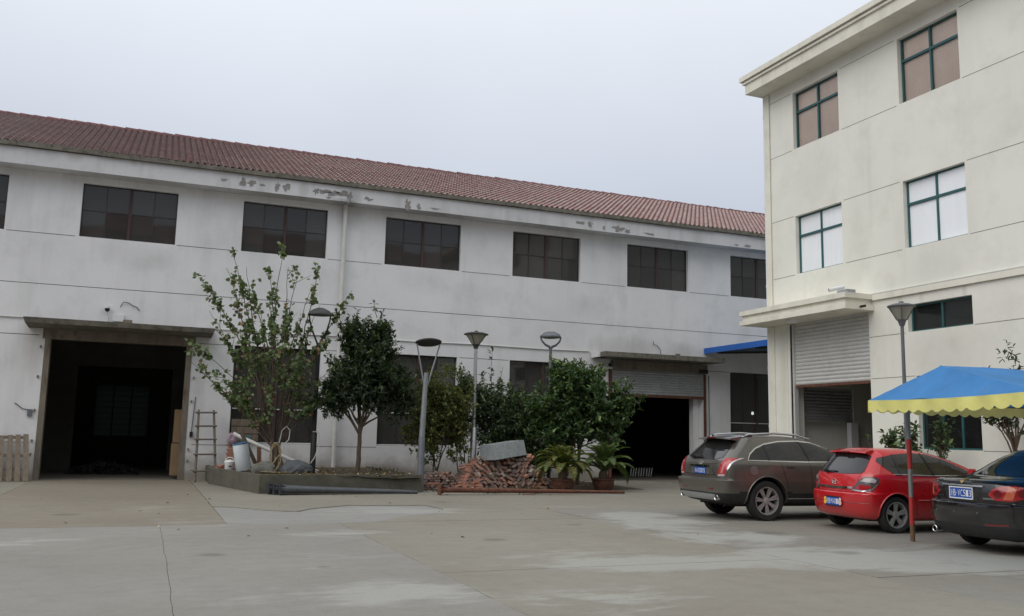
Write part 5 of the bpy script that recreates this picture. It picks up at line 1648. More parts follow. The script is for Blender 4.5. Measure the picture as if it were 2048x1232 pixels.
for (a, b_) in ((C1, C2), (C2, C3), (C3, C4), (C4, C1)):
    n = 84
    vs, fs = [], []
    L_ = (b_ - a).length
    nrm = Vector(((b_ - a).y, -(b_ - a).x, 0)).normalized()
    for i in range(n + 1):
        u = i / n
        p = a.lerp(b_, u) + Vector((0, 0, -0.03 * math.sin(math.pi * u)))
        sc_ = abs(math.sin(u * L_ / 0.27 * math.pi)) ** 0.8
        wv = 0.03 * noise.noise(Vector((u * L_ * 2.2, L_, 0))) + 0.018 * math.sin(u * L_ * 11)
        vs += [p + Vector((0, 0, 0.004)), p + nrm * (wv * .6) + Vector((0, 0, -0.09)), p + nrm * wv + Vector((0, 0, -0.145 - 0.055 * sc_))]
    for i in range(n):
        fs += [(3 * i, 3 * i + 1, 3 * i + 4, 3 * i + 3), (3 * i + 1, 3 * i + 2, 3 * i + 5, 3 * i + 4)]
    MB().add(vs, fs).build('valance', MT['tentyel'], tn, smooth=179)
    MB().tube([a + Vector((0, 0, -0.03)) - nrm * 0.03, b_ + Vector((0, 0, -0.03)) - nrm * 0.03], 0.014, 8).build('frame_rail', MT['greypole'], tn)
for (x, y, top) in ((11.87, 11.54, 2.28), (11.0, 8.5, 2.28), (15.1, 8.2, 2.3), (15.7, 11.45, 2.3)):
    pp = MB().tube([(x, y, 0.40), (x, y, top)], 0.036, 12).build('pole', MT['polesil'], tn, smooth=40)
    MB().tube([(x, y, 0), (x, y, 0.27)], 0.037, 12).build('foot', MT['polebrn'], pp, smooth=40)
    MB().tube([(x, y, 0.271), (x, y, 0.72)], 0.039, 12).build('red_band', MT['polered'], pp, smooth=40)
    MB().tube([(x, y, 1.18), (x, y, 1.67)], 0.039, 12).build('red_band', MT['polered'], pp, smooth=40)
# ================================================================== CARS
def pchip(xs, ys, x):
    n = len(xs)
    h = [xs[i + 1] - xs[i] for i in range(n - 1)]
    d = [(ys[i + 1] - ys[i]) / h[i] for i in range(n - 1)]
    mm = [0.0] * n
    mm[0], mm[-1] = d[0], d[-1]
    for i in range(1, n - 1):
        if d[i - 1] * d[i] > 0:
            w1, w2 = 2 * h[i] + h[i - 1], h[i] + 2 * h[i - 1]
            mm[i] = (w1 + w2) / (w1 / d[i - 1] + w2 / d[i])
    k = 0
    while k < n - 2 and x > xs[k + 1]: k += 1
    t = (x - xs[k]) / h[k]
    return ((2 * t ** 3 - 3 * t * t + 1) * ys[k] + (t ** 3 - 2 * t * t + t) * h[k] * mm[k] + (-2 * t ** 3 + 3 * t * t) * ys[k + 1] + (t ** 3 - t * t) * h[k] * mm[k + 1])

def loft_body(levels, sub=4):
    """levels: (z, rear x, front x, half width, rear corner length, front corner length, rear exponent, front exponent), bottom to top."""
    idx = list(range(len(levels)))
    cols = list(zip(*levels))
    rings = []
    NR, NS, NF = 16, 18, 14
    N = (len(levels) - 1) * sub
    for s in range(N + 1):
        t = s / sub
        z, xr, xf, w, lr, lf, er, ef = [pchip(idx, c, t) for c in cols]
        half = []
        for i in range(NR):
            a = (i / NR) * math.pi / 2
            X, Y = math.cos(a) ** (2 / er), math.sin(a) ** (2 / er)
            half.append((xr + lr * (1 - X), w * Y))
        x0, x1 = xr + lr, xf - lf
        for i in range(NS + 1):
            half.append((x0 + (x1 - x0) * i / NS, w))
        for i in range(1, NF + 1):
            a = (1 - i / NF) * math.pi / 2
            X, Y = math.cos(a) ** (2 / ef), math.sin(a) ** (2 / ef) if a > 0 else 0.0
            half.append((xf - lf * (1 - X), w * Y))
        ring_ = [(x, y, z) for (x, y) in half] + [(x, -y, z) for (x, y) in reversed(half[1:-1])]
        rings.append(ring_)
    n = len(rings[0])
    vs = [v for r_ in rings for v in r_]
    fs = []
    for j in range(len(rings) - 1):
        for i in range(n):
            i2 = (i + 1) % n
            fs.append((j * n + i, j * n + i2, (j + 1) * n + i2, (j + 1) * n + i))
    fs.append(tuple(range(n)))
    fs.append(tuple((len(rings) - 1) * n + i for i in range(n - 1, -1, -1)))
    return vs, fs

class Car:
    def __init__(s, name, loc, rz, label, paint):
        s.t = thing(name, loc, label, 'car', None, rz)
        s.paint = paint
    def body(s, levels, wheels, arch_r, under_z):
        vs, fs = loft_body(levels)
        me = bpy.data.meshes.new('tmp')
        me.from_pydata(vs, [], fs)
        bm = bmesh.new()
        bm.from_mesh(me)
        bmesh.ops.recalc_face_normals(bm, faces=bm.faces)
        bmesh.ops.triangulate(bm, faces=bm.faces)
        s.bvh = BVHTree.FromBMesh(bm)
        bm.free()
        bm = bmesh.new()
        bm.from_mesh(me)
        bmesh.ops.recalc_face_normals(bm, faces=bm.faces)
        bm.to_mesh(me)
        bm.free()
        ob = bpy.data.objects.new('tmp', me)
        COL.objects.link(ob)
        tmp = []
        for (x, z) in wheels:
            for sd in (-1, 1):
                b = MB()
                b.tube([(x, sd * 0.52, z), (x, sd * 1.2, z)], arch_r, 40)
                # open the arch downwards
                c = bpy.data.objects.new('cut', b.mesh('cut'))
                COL.objects.link(c)
                tmp.append(c)
                b2 = MB().box(x - arch_r * .985, x + arch_r * .985, min(sd * .52, sd * 1.2), max(sd * .52, sd * 1.2), -0.1, z)
                c2 = bpy.data.objects.new('cut', b2.mesh('cut'))
                COL.objects.link(c2)
                tmp.append(c2)
        for c in tmp:
            m_ = ob.modifiers.new('b', 'BOOLEAN')
            m_.operation = 'DIFFERENCE'
            m_.object = c
            m_.solver = 'EXACT'
        dg = bpy.context.evaluated_depsgraph_get()
        ev = ob.evaluated_get(dg)
        res = bpy.data.meshes.new_from_object(ev)
        for c in tmp + [ob]:
            bpy.data.objects.remove(c)
        s.full = res
        return res
    def split(s, name, pred, m, smooth=38):
        """Take the faces for which pred(centre, normal) holds out of the body into a part of their own."""
        bm = bmesh.new()
        bm.from_mesh(s.full)
        gone = [f for f in bm.faces if not pred(f.calc_center_median(), f.normal)]
        bmesh.ops.delete(bm, geom=gone, context='FACES')
        me = bpy.data.meshes.new(name)
        bm.to_mesh(me)
        bm.free()
        me.materials.clear()
        me.materials.append(m)
        for p in me.polygons:
            p.use_smooth = True
            p.material_index = 0
        me.set_sharp_from_angle(angle=R(smooth))
        return link(name, me, s.t, False)
    def patch(s, name, pts, az, m, off=0.006, res=0.05, parent=None, smooth=True, skirt=0.012):
        """Lay a flat outline (u, z) onto the body along a horizontal direction az (0 = from behind, 90 = from the right side)."""
        d = Vector((math.cos(R(az)), math.sin(R(az)), 0))
        u = Vector((math.sin(R(az)), -math.cos(R(az)), 0)) * -1
        u = Vector((-d.y, d.x, 0)) * -1
        bm = bmesh.new()
        vv = [bm.verts.new((p[0], p[1], 0)) for p in pts]
        bm.faces.new(vv)
        for ax in (0, 1):
            lo, hi = min(p[ax] for p in pts), max(p[ax] for p in pts)
            k = math.floor(lo / res) + 1
            while k * res < hi:
                co = Vector((k * res, 0, 0)) if ax == 0 else Vector((0, k * res, 0))
                no = Vector((1, 0, 0)) if ax == 0 else Vector((0, 1, 0))
                bmesh.ops.bisect_plane(bm, geom=bm.verts[:] + bm.edges[:] + bm.faces[:], plane_co=co, plane_no=no)
                k += 1
        bm.normal_update()
        info = []
        for v in bm.verts:
            o_ = u * v.co.x + Vector((0, 0, v.co.y)) - d * 6
            hit, nrm, _, _ = s.bvh.ray_cast(o_, d)
            if hit is None:
                q = u * v.co.x + Vector((0, 0, v.co.y))
                hit, nrm, _, _ = s.bvh.find_nearest(q - d * 1.0)
            if nrm.dot(d) > 0: nrm = -nrm
            info.append((hit, nrm))
        for v, (h, nr) in zip(bm.verts, info):
            v.co = h + nr * off
        bm.verts.index_update()
        be = [e for e in bm.edges if e.is_boundary]
        mp = {}
        for e in be:
            for v in e.verts:
                if v.index not in mp:
                    h, nr = info[v.index]
                    mp[v.index] = bm.verts.new(h - nr * skirt)
        for e in be:
            a, b_ = e.verts
            bm.faces.new((a, b_, mp[b_.index], mp[a.index]))
        bmesh.ops.recalc_face_normals(bm, faces=bm.faces)
        me = bpy.data.meshes.new(name)
        bm.to_mesh(me)
        bm.free()
        me.materials.append(m)
        me.polygons.foreach_set("use_smooth", [True] * len(me.polygons))
        me.set_sharp_from_angle(angle=R(40))
        return link(name, me, parent or s.t, False)
    def hit(s, u_, z, az):
        d = Vector((math.cos(R(az)), math.sin(R(az)), 0))
        u = Vector((d.y, -d.x, 0))
        h, n, _, _ = s.bvh.ray_cast(u * u_ + Vector((0, 0, z)) - d * 6, d)
        return h, n, u, d
    def strip(s, name, pts, az, w, m, off=0.004, parent=None, closed=False):
        """A round bead following the body through (u, z) points."""
        out = []
        P = list(pts) + ([pts[0]] if closed else [])
        for i in range(len(P) - 1):
            n = max(2, int(math.hypot(P[i + 1][0] - P[i][0], P[i + 1][1] - P[i][1]) / 0.06))
            for k in range(n):
                t = k / n
                h, nr, _, _ = s.hit(P[i][0] + (P[i + 1][0] - P[i][0]) * t, P[i][1] + (P[i + 1][1] - P[i][1]) * t, az)
                if h is not None: out.append(h + (nr if nr.dot(Vector((math.cos(R(az)), math.sin(R(az)), 0))) < 0 else -nr) * off)
        h, nr, _, _ = s.hit(P[-1][0], P[-1][1], az)
        if h is not None: out.append(h + nr * off)
        return MB().tube(out, w, 6).build(name, m, parent or s.t, False, smooth=60)
    def both(s, fn):
        """Run fn for the right side (az 90, sign 1) and mirrored for the left."""
        for sg in (1, -1):
            fn(sg)
    def wheel(s, x, y, r, w, rim_r, spokes, twin, m_rim):
        sd = -1 if y < 0 else 1
        o = thing_part('wheel', s.t, (x, y, r))
        M_ = Matrix.Rotation(R(90 * sd), 3, 'X')      # lathe axis z -> outboard
        M_ = Matrix.Rotation(R(-90 * sd), 3, 'X')
        hw = w / 2
        MB().lathe([(rim_r, -hw * .9), (r * .93, -hw), (r * .985, -hw * .8), (r, -hw * .55), (r, hw * .55), (r * .985, hw * .8), (r * .93, hw), (rim_r + .012, hw * .92), (rim_r, hw * .8)], 44, (0, 0, 0), M_).build('tyre', MT['tyre'], o, False, smooth=40)
        rim = MB().lathe([(rim_r, hw * .8), (rim_r + .006, hw * .88), (rim_r - .012, hw * .86), (rim_r - .022, hw * .5), (rim_r - .03, -hw * .8)], 40, (0, 0, 0), M_).build('rim', m_rim, o, False, smooth=40)
        MB().lathe([(0.001, -hw * .1), (rim_r - .03, -hw * .12)], 32, (0, 0, 0), M_).build('brake_disc', MT['brake'], o, False)
        sp = []
        for k in range(spokes):
            for tw in ((-1, 1) if twin else (0,)):
                a = 2 * math.pi * k / spokes + 0.3
                b = MB()
                da = tw * twin
                ra, rb = 0.05, rim_r - 0.012
                p = Vector((math.cos(a + da * 1.0) * ra, math.sin(a + da) * ra, hw * .62))
                q = Vector((math.cos(a + da * .62) * rb, math.sin(a + da * .62) * rb, hw * .78))
                t_ = (q - p).normalized()
                n_ = Vector((-t_.y, t_.x, 0)).normalized()
                wa, wb = (0.016, 0.019) if twin else (0.03, 0.036)
                dz = Vector((0, 0, -0.03))
                vs = [p - n_ * wa, p + n_ * wa, q + n_ * wb, q - n_ * wb]
                vs += [v + dz for v in vs]
                b.add([M_ @ v for v in vs], [(0, 1, 2, 3), (7, 6, 5, 4), (0, 4, 5, 1), (1, 5, 6, 2), (2, 6, 7, 3), (3, 7, 4, 0)])
                b.build('spoke', m_rim, o, False)
        MB().lathe([(0.001, hw * .78), (0.035, hw * .77), (0.062, hw * .7), (0.07, hw * .5)], 18, (0, 0, 0), M_).build('hub', m_rim, o, False, smooth=50)
        return o
    def liner(s, x, z, r_, m):
        for sd in (-1, 1):
            b = MB()
            n = 20
            vs = []
            for i in range(n + 1):
                a = math.pi * i / n
                for y in (0.5, 0.86):
                    vs.append((x + (r_ - .006) * math.cos(a), sd * y, z + (r_ - .006) * math.sin(a)))
            b.add(vs, [(2 * i, 2 * i + 1, 2 * i + 3, 2 * i + 2) for i in range(n)])
            b.build('wheel_well', m, s.t, False)

def thing_part(name, parent, loc):
    o = bpy.data.objects.new(name, None)
    o.empty_display_size = 0.1
    COL.objects.link(o)
    o.parent = parent
    o.location = loc
    return o

MT['tyre'] = mat('tyre_rubber', lin((36, 36, 35)), 0.85, var=0.2, scale=9, c2=lin((66, 62, 56)), thr=(0.6, 0.9))
MT['brake'] = mat('brake_dark', lin((34, 33, 32)), 0.7, 0.3, var=0.2)
MT['alloy'] = mat('alloy_rim', lin((176, 176, 174)), 0.38, 0.55, var=0.08, c2=lin((120, 112, 100)), thr=(0.6, 0.9))
MT['alloyd'] = mat('alloy_grey', lin((150, 150, 150)), 0.35, 0.85, var=0.1)  # greyer alloy for badges, fuel flap and plate recess
MT['chrome'] = mat('chrome', lin((214, 214, 212)), 0.12, 1.0, var=0.04)
MT['clad'] = mat('dark_cladding', lin((36, 37, 38)), 0.55, var=0.15)
MT['under'] = mat('underbody', lin((22, 22, 22)), 0.9, var=0.2)
MT['lampred'] = paint_mat('tail_lens_red', lin((170, 22, 30)), 0.12, 0, 0, 1.0, 0.03)
MT['lampdk'] = paint_mat('tail_lens_dark_red', lin((110, 12, 20)), 0.12, 0, 0, 1.0, 0.03)
MT['lampclr'] = paint_mat('tail_lens_clear', lin((176, 168, 168)), 0.12, 0, 0, 1.0, 0.03)
MT['lamppink'] = paint_mat('tail_lens_pale', lin((196, 110, 112)), 0.12, 0, 0, 1.0, 0.03)
MT['lampsmoke'] = paint_mat('tail_lens_smoke', lin((74, 66, 70)), 0.12, 0, 0, 1.0, 0.03)
MT['lampamb'] = paint_mat('tail_lens_amber', lin((206, 104, 70)), 0.12, 0, 0, 1.0, 0.03)
MT['plateblue'] = mat('plate_blue', lin((30, 84, 176)), 0.4, var=0.05)
MT['platewhite'] = mat('plate_white', lin((232, 234, 236)), 0.4, var=0.03)
def tint(name, c):
    k = NT(name)
    return k.done(k.princ(k.mix(k.rng(k.noise(2, 5), .4, .8, 0, .12), c, lin((130, 124, 116))), k.rng(k.noise(3, 4), .3, .7, .02, .07), 0, None, 0.5, 0.25))
MT['carglass'] = tint('car_glass', (0.014, 0.015, 0.017, 1))
MT['carglassb'] = tint('car_glass_tent_reflection', (0.010, 0.022, 0.045, 1))  # blue reflection of the tent put into the rear glass colour
MT['paintgrey'] = paint_mat('paint_mocha', lin((95, 91, 85)), 0.32, 0.5, 0, 1.0, 0.10)
MT['paintred'] = paint_mat('paint_red', lin((194, 14, 28)), 0.28, 0.0, 0, 1.0, 0.05)
MT['paintblack'] = paint_mat('paint_black', lin((12, 13, 16)), 0.22, 0.0, 0, 1.0, 0.02)

def text_mesh(txt, h, name):
    cu = bpy.data.curves.new(name, 'FONT')
    cu.body = txt
    cu.size = 1.0
    cu.extrude = 0.0
    cu.align_x = 'LEFT'
    ob = bpy.data.objects.new(name, cu)
    COL.objects.link(ob)
    dg = bpy.context.evaluated_depsgraph_get()
    me = bpy.data.meshes.new_from_object(ob.evaluated_get(dg))
    bpy.data.objects.remove(ob)
    return me

def plate(car, u, z, txts, frame, w=0.44, h=0.14, tilt=0.0):
    """Number plate on the car's tail; txts = list of (string, x0, x1) fractions across the plate."""
    hpt, nr, uu, dd = car.hit(u, z, 0)
    x = min(car.hit(u - w / 2, z, 0)[0].x, hpt.x, car.hit(u + w / 2, z, 0)[0].x, car.hit(u, z - h / 2, 0)[0].x, car.hit(u, z + h / 2, 0)[0].x) - 0.012
    o = thing_part('number_plate', car.t, (x, u * uu.y, z))
    o.rotation_euler = (0, tilt, 0)
    MB().box(0, 0.011, -w / 2, w / 2, -h / 2, h / 2).build('backing', MT['plateblue'], o, False)
    if frame is not None:
        f = MB()
        t = 0.016
        f.box(-0.004, 0.010, -w / 2 - t, w / 2 + t, h / 2, h / 2 + t).box(-0.004, 0.010, -w / 2 - t, w / 2 + t, -h / 2 - t, -h / 2)
        f.box(-0.004, 0.010, -w / 2 - t, -w / 2, -h / 2, h / 2).box(-0.004, 0.010, w / 2, w / 2 + t, -h / 2, h / 2)
        f.build('plate_frame', frame, o, False)
    for (s_, a, b_) in txts:
        me = text_mesh(s_, 1, 'lettering')
        xs = [v.co.x for v in me.vertices]
        ys = [v.co.y for v in me.vertices]
        if not xs: continue
        x0, x1, y0, y1 = min(xs), max(xs), min(ys), max(ys)
        th = h * 0.68
        if s_ == '·':
            y0, y1 = y0 - (y1 - y0) * 2.6, y1 + (y1 - y0) * 2.6
        for v in me.vertices:
            fx = (v.co.x - x0) / (x1 - x0)
            fy = (v.co.y - y0) / (y1 - y0)
            yy = w / 2 - w * (a + (b_ - a) * fx)
            v.co = Vector((-0.0025, yy, -th / 2 + th * fy))
        me.materials.clear()
        me.materials.append(MT['platewhite'])
        link('lettering', me, o, False)
    return o

def spread(s_, a, b_):
    n = len(s_)
    w = (b_ - a) / n
    return [(c, a + w * i + w * 0.10, a + w * (i + 1) - w * 0.10) for i, c in enumerate(s_)]

def emblem_ring(car, u, z, r_, m, az=0, bolt=True, parent=None):
    h, nr, uu, dd = car.hit(u, z, az)
    n = -dd
    zax = nr if nr.dot(n) > 0 else -nr
    xax = Vector((0, 1, 0)); yax = zax.cross(xax).normalized(); xax = yax.cross(zax)
    M_ = Matrix((xax, yax, zax)).transposed()
    o = MB().lathe([(r_ * .78, .004), (r_ * .86, .016), (r_ * .96, .016), (r_ * 1.02, .004)], 24, h, M_)
    return o, M_, h

# ------------------------------------------------------------------ grey SUV
suv = Car('parked_suv', (11.74, 15.98, 0), R(-3), 'brown-grey SUV with roof rails parked left of the red hatchback', MT['paintgrey'])
suv.t.scale = (1.03, 1.0, 1.035)
lv = [(0.3, -0.7, 3.4, 0.74, 0.35, 0.5, 3.2, 2.6),
      (0.36, -0.93, 3.6, 0.86, 0.42, 0.6, 3.4, 2.6),
      (0.46, -1.0, 3.7, 0.915, 0.384, 0.7, 5.0, 2.6),
      (0.6, -1.035, 3.74, 0.94, 0.4, 0.75, 5.199999999999999, 2.6),
      (0.74, -1.045, 3.75, 0.95, 0.4, 0.78, 5.199999999999999, 2.6),
      (0.765, -1.05, 3.74, 0.95, 0.392, 0.78, 5.199999999999999, 2.6),
      (0.795, -0.955, 3.72, 0.948, 0.368, 0.78, 5.4, 2.6),
      (0.95, -0.945, 3.64, 0.945, 0.352, 0.8, 5.4, 2.5),
      (1.05, -0.925, 3.4, 0.938, 0.344, 0.8, 5.4, 2.5),
      (1.11, -0.9, 2.85, 0.925, 0.336, 0.7, 5.4, 2.6),
      (1.15, -0.88, 2.45, 0.905, 0.336, 0.6, 5.4, 2.6),
      (1.25, -0.78, 2.22, 0.865, 0.32, 0.6, 5.199999999999999, 2.6),
      (1.4, -0.615, 1.85, 0.795, 0.304, 0.6, 5.0, 2.6),
      (1.52, -0.49, 1.5, 0.725, 0.32, 0.6, 4.8, 2.6),
      (1.59, -0.43, 1.2, 0.665, 0.36, 0.6, 4.6, 2.6),
      (1.635, -0.36, 0.95, 0.56, 0.4, 0.6, 4.4, 2.6),
      (1.655, -0.22, 0.75, 0.36, 0.32, 0.4, 4.0, 2.6),
      (1.662, -0.05, 0.55, 0.12, 0.2, 0.25, 3.8, 2.4)]
suv.body(lv, [(0, 0.39), (2.807, 0.39)], 0.452, 0.3)
suv.split('body', lambda c, n: c.z > 0.545, suv.paint)
suv.split('lower_cladding', lambda c, n: c.z <= 0.545, MT['clad'])
for x in (0, 2.807):
    suv.liner(x, 0.39, 0.452, MT['under'])
    MB().tube([(x, -.8, .39), (x, .8, .39)], 0.05, 8).build('axle', MT['under'], suv.t, False)
    for sd in (-1, 1):
        suv.wheel(x, sd * 0.812, 0.383, 0.245, 0.262, 7, 0.16, MT['alloy'])
        # arch lip
        pts = []
        for i in range(23):
            a = R(-8) + R(196) * i / 22
            q = Vector((x + 0.462 * math.cos(a), 0, 0.39 + 0.462 * math.sin(a)))
            h, nr, _, _ = suv.bvh.ray_cast(Vector((q.x, sd * 3, q.z)), Vector((0, -sd, 0)))
            if h: pts.append(h + Vector((0, sd * 0.004, 0)))
        MB().tube(pts, 0.016, 6).build('arch_lip', MT['paintgrey'], suv.t, False, smooth=60)
MB().box(-0.6, 3.3, -0.62, 0.62, 0.26, 0.34).build('floor_pan', MT['under'], suv.t, False)
# side glass with bright surround
def side_poly(pts, sg):
    return [(p[0] * sg, p[1]) for p in (pts if sg > 0 else list(reversed(pts)))]
SG = [(-0.40, 1.165), (-0.33, 1.27), (-0.18, 1.375), (0.05, 1.46), (0.4, 1.515), (0.85, 1.53), (1.2, 1.50), (1.55, 1.385), (1.85, 1.235), (1.97, 1.155), (0.9, 1.15)]
def grow(pts, k):
    c = Vector((sum(p[0] for p in pts) / len(pts), sum(p[1] for p in pts) / len(pts)))
    n = len(pts)
    out = []
    for i in range(n):
        a, b_, d = Vector(pts[i - 1]), Vector(pts[i]), Vector(pts[(i + 1) % n])
        n1 = Vector((-(b_ - a).y, (b_ - a).x)).normalized()
        n2 = Vector((-(d - b_).y, (d - b_).x)).normalized()
        nn = n1 + n2
        nn = nn.normalized() if nn.length > 1e-6 else n1
        if nn.dot(b_ - c) < 0: nn = -nn
        out.append((b_.x + nn.x * k, b_.y + nn.y * k))
    return out
for az, sg in ((90, 1), (-90, -1)):
    fr = suv.patch('window_trim', side_poly(grow(SG, 0.024), sg), az, MT['chrome'], 0.004, 0.06)
    gl = suv.patch('side_window', side_poly(SG, sg), az, MT['carglass'], 0.008, 0.06)
    for p, q in (((0.08, 1.155), (0.02, 1.45)), ((1.02, 1.15), (0.88, 1.525))):
        suv.strip('pillar', side_poly([p, q], sg), az, 0.012, MT['blackpl'], 0.012, gl)
    suv.strip('door_seam', side_poly([(0.32, 1.13), (0.42, 0.85), (0.5, 0.56)], sg), az, 0.005, MT['under'], 0.0)
    suv.strip('door_seam', side_poly([(1.0, 1.14), (1.05, 0.8), (1.05, 0.5)], sg), az, 0.005, MT['under'], 0.0)
    suv.strip('door_seam', side_poly([(2.1, 1.1), (2.15, 0.8), (2.2, 0.6)], sg), az, 0.005, MT['under'], 0.0)
    suv.strip('sill_trim', side_poly([(0.48, 0.43), (2.3, 0.43)], sg), az, 0.012, MT['chrome'], 0.008)
    for hx in (0.45, 1.3):
        suv.patch('door_handle', side_poly([(hx, 1.03), (hx + .2, 1.035), (hx + .2, 1.06), (hx, 1.055)], sg), az, MT['chrome'], 0.026, 0.05)
    # wing mirror
    h, nr, _, _ = suv.hit(1.9 * sg, 1.16, az)
    MB().obox(h + Vector((0, 0.1 if az < 0 else -0.1, 0.05)), (0.1, 0.2, 0.14)).build('wing_mirror', MT['paintgrey'], suv.t, False, bevel=0.03)
    # roof rails
    y = 0.60 * (-1 if az > 0 else 1)
    MB().tube([(-0.36, y * 1.02, 1.60), (-0.2, y, 1.655), (0.4, y, 1.69), (0.9, y * 1.0, 1.665), (1.25, y * 1.0, 1.585)], [.016, .022, .022, .022, .014], 8).build('roof_rail', MT['alu'], suv.t, False, smooth=60)
    MB().obox((-0.22, y, 1.625), (0.2, 0.045, 0.045)).build('rail_foot', MT['blackpl'], suv.t, False, bevel=0.012)
c_ = [(-0.30 + 0.088 * math.cos(R(20 * i)), 0.965 + 0.088 * math.sin(R(20 * i))) for i in range(18)]
suv.patch('fuel_flap', c_, 90, MT['trimgrey'] if 'trimgrey' in MT else MT['alloyd'], 0.006, 0.05)
# tail
RG = [(-0.50, 1.165), (-0.42, 1.155), (0.42, 1.155), (0.50, 1.165), (0.66, 1.20), (0.56, 1.51), (0.3, 1.545), (-0.3, 1.545), (-0.56, 1.51), (-0.66, 1.20)]
rgl = suv.patch('rear_window', RG, 0, MT['carglass'], 0.008, 0.07)
# roof spoiler
sp = MB()
vs = []
for i in range(13):
    y = -0.62 + 1.24 * i / 12
    bow = 0.05 * (1 - (y / .62) ** 2)
    zz = 1.595 + 0.02 * (1 - (y / .62) ** 2)
    vs += [(-0.63 - bow, y * 1.0, zz - 0.045), (-0.62 - bow, y, zz - 0.02), (-0.35, y * .97, zz + 0.018), (-0.3, y * .97, zz - 0.03), (-0.45, y * .97, zz - 0.07)]
sp.add(vs, [(5 * i + j, 5 * i + (j + 1) % 5, 5 * i + 5 + (j + 1) % 5, 5 * i + 5 + j) for i in range(12) for j in range(5)] + [(4, 3, 2, 1, 0), (60, 61, 62, 63, 64)])
spo = sp.build('spoiler', MT['paintgrey'], suv.t, False, smooth=45)
MB().obox((-0.69, 0, 1.585), (0.02, 0.3, 0.022)).build('brake_light', MT['lampdk'], spo, False)
MB().tube([(-0.885, 0.34, 1.2), (-0.87, 0.12, 1.215), (-0.855, 0.06, 1.22)], [.014, .012, .008], 6).obox((-0.90, 0.36, 1.2), (0.05, .09, .05)).build('wiper', MT['blackpl'], rgl, False)
# lamps, wrapped round the corners
for sg in (1, -1):
    az = 25 * sg
    f = (lambda pts: side_poly(pts, sg))
    L0 = [(0.20, 0.835), (0.385, 0.845), (0.43, 0.98), (0.49, 1.12), (0.56, 1.19), (0.35, 1.19), (0.27, 1.10), (0.22, 0.97)]
    tl_ = suv.patch('tail_lamp', f(L0), az, MT['lampred'], 0.012, 0.03)
    suv.patch('chrome_edge', f([(0.385, 0.83), (0.405, 0.83), (0.455, 0.985), (0.515, 1.12), (0.60, 1.195), (0.555, 1.195), (0.485, 1.12), (0.425, 0.98)]), az, MT['chrome'], 0.014, 0.04, tl_)
    suv.patch('lamp_core', f([(0.285, 0.90), (0.335, 0.905), (0.375, 1.02), (0.415, 1.11), (0.365, 1.11), (0.315, 1.02)]), az, MT['lamppink'], 0.017, 0.03, tl_)
    suv.patch('reverse_lens', f([(0.205, 0.84), (0.38, 0.85), (0.39, 0.885), (0.212, 0.878)]), az, MT['lampclr'], 0.018, 0.03, tl_)
suv.patch('tailgate_crease', [(-.6, 1.075), (.6, 1.075), (.6, 1.092), (-.6, 1.092)], 0, MT['paintgrey'], 0.012, 0.06)
suv.strip('tailgate_seam', [(-0.70, 1.15), (-0.66, 0.86), (0.66, 0.86), (0.70, 1.15)], 0, 0.005, MT['under'], 0.0)
suv.patch('plate_recess', [(-0.34, 0.865), (0.32, 0.865), (0.35, 0.995), (-0.37, 0.995)], 0, MT['alloyd'], 0.004, 0.06)
suv.patch('chrome_bar', [(-0.40, 1.0), (0.36, 1.0), (0.37, 1.04), (-0.41, 1.04)], 0, MT['chrome'], 0.03, 0.06)
plate(suv, 0.0, 0.93, [('浙', .03, .15), ('A', .18, .29)] + spread('020XS', .35, .98), None, 0.42, 0.125)
eo, M_, h = emblem_ring(suv, -0.02, 1.085, 0.055, MT['chrome'])
eo.build('badge', MT['chrome'], suv.t, False, smooth=40)
suv.patch('badge_shield', [(-0.05, 1.05), (0.0, 1.035), (0.02, 1.06), (0.015, 1.115), (-0.055, 1.115)], 0, MT['alloyd'], 0.016, 0.04)
eo, M_, h = emblem_ring(suv, 0.5, 0.92, 0.04, MT['alloyd'])
eo.build('badge', MT['paintgrey'], suv.t, False, smooth=40)
suv.patch('reflector', [(0.40, 0.585), (0.60, 0.585), (0.60, 0.612), (0.40, 0.612)], 0, MT['lampdk'], 0.008, 0.05)
suv.patch('reflector', [(-0.60, 0.585), (-0.40, 0.585), (-0.40, 0.612), (-0.60, 0.612)], 0, MT['lampdk'], 0.008, 0.05)
suv.patch('skid_plate', [(-.62, .395), (.62, .395), (.66, .50), (-.66, .50)], 0, MT['alu'], 0.022, 0.05)
for y in (-0.66, 0.66):
    M_ = Matrix.Rotation(R(-90), 3, 'Y')
    MB().lathe([(0.055, -0.12), (0.062, 0.0), (0.056, 0.01), (0.046, 0.0), (0.044, -0.1), (0.001, -0.1)], 20, (-0.99, y, 0.44), M_).build('exhaust', MT['chrome'], suv.t, False, smooth=40)

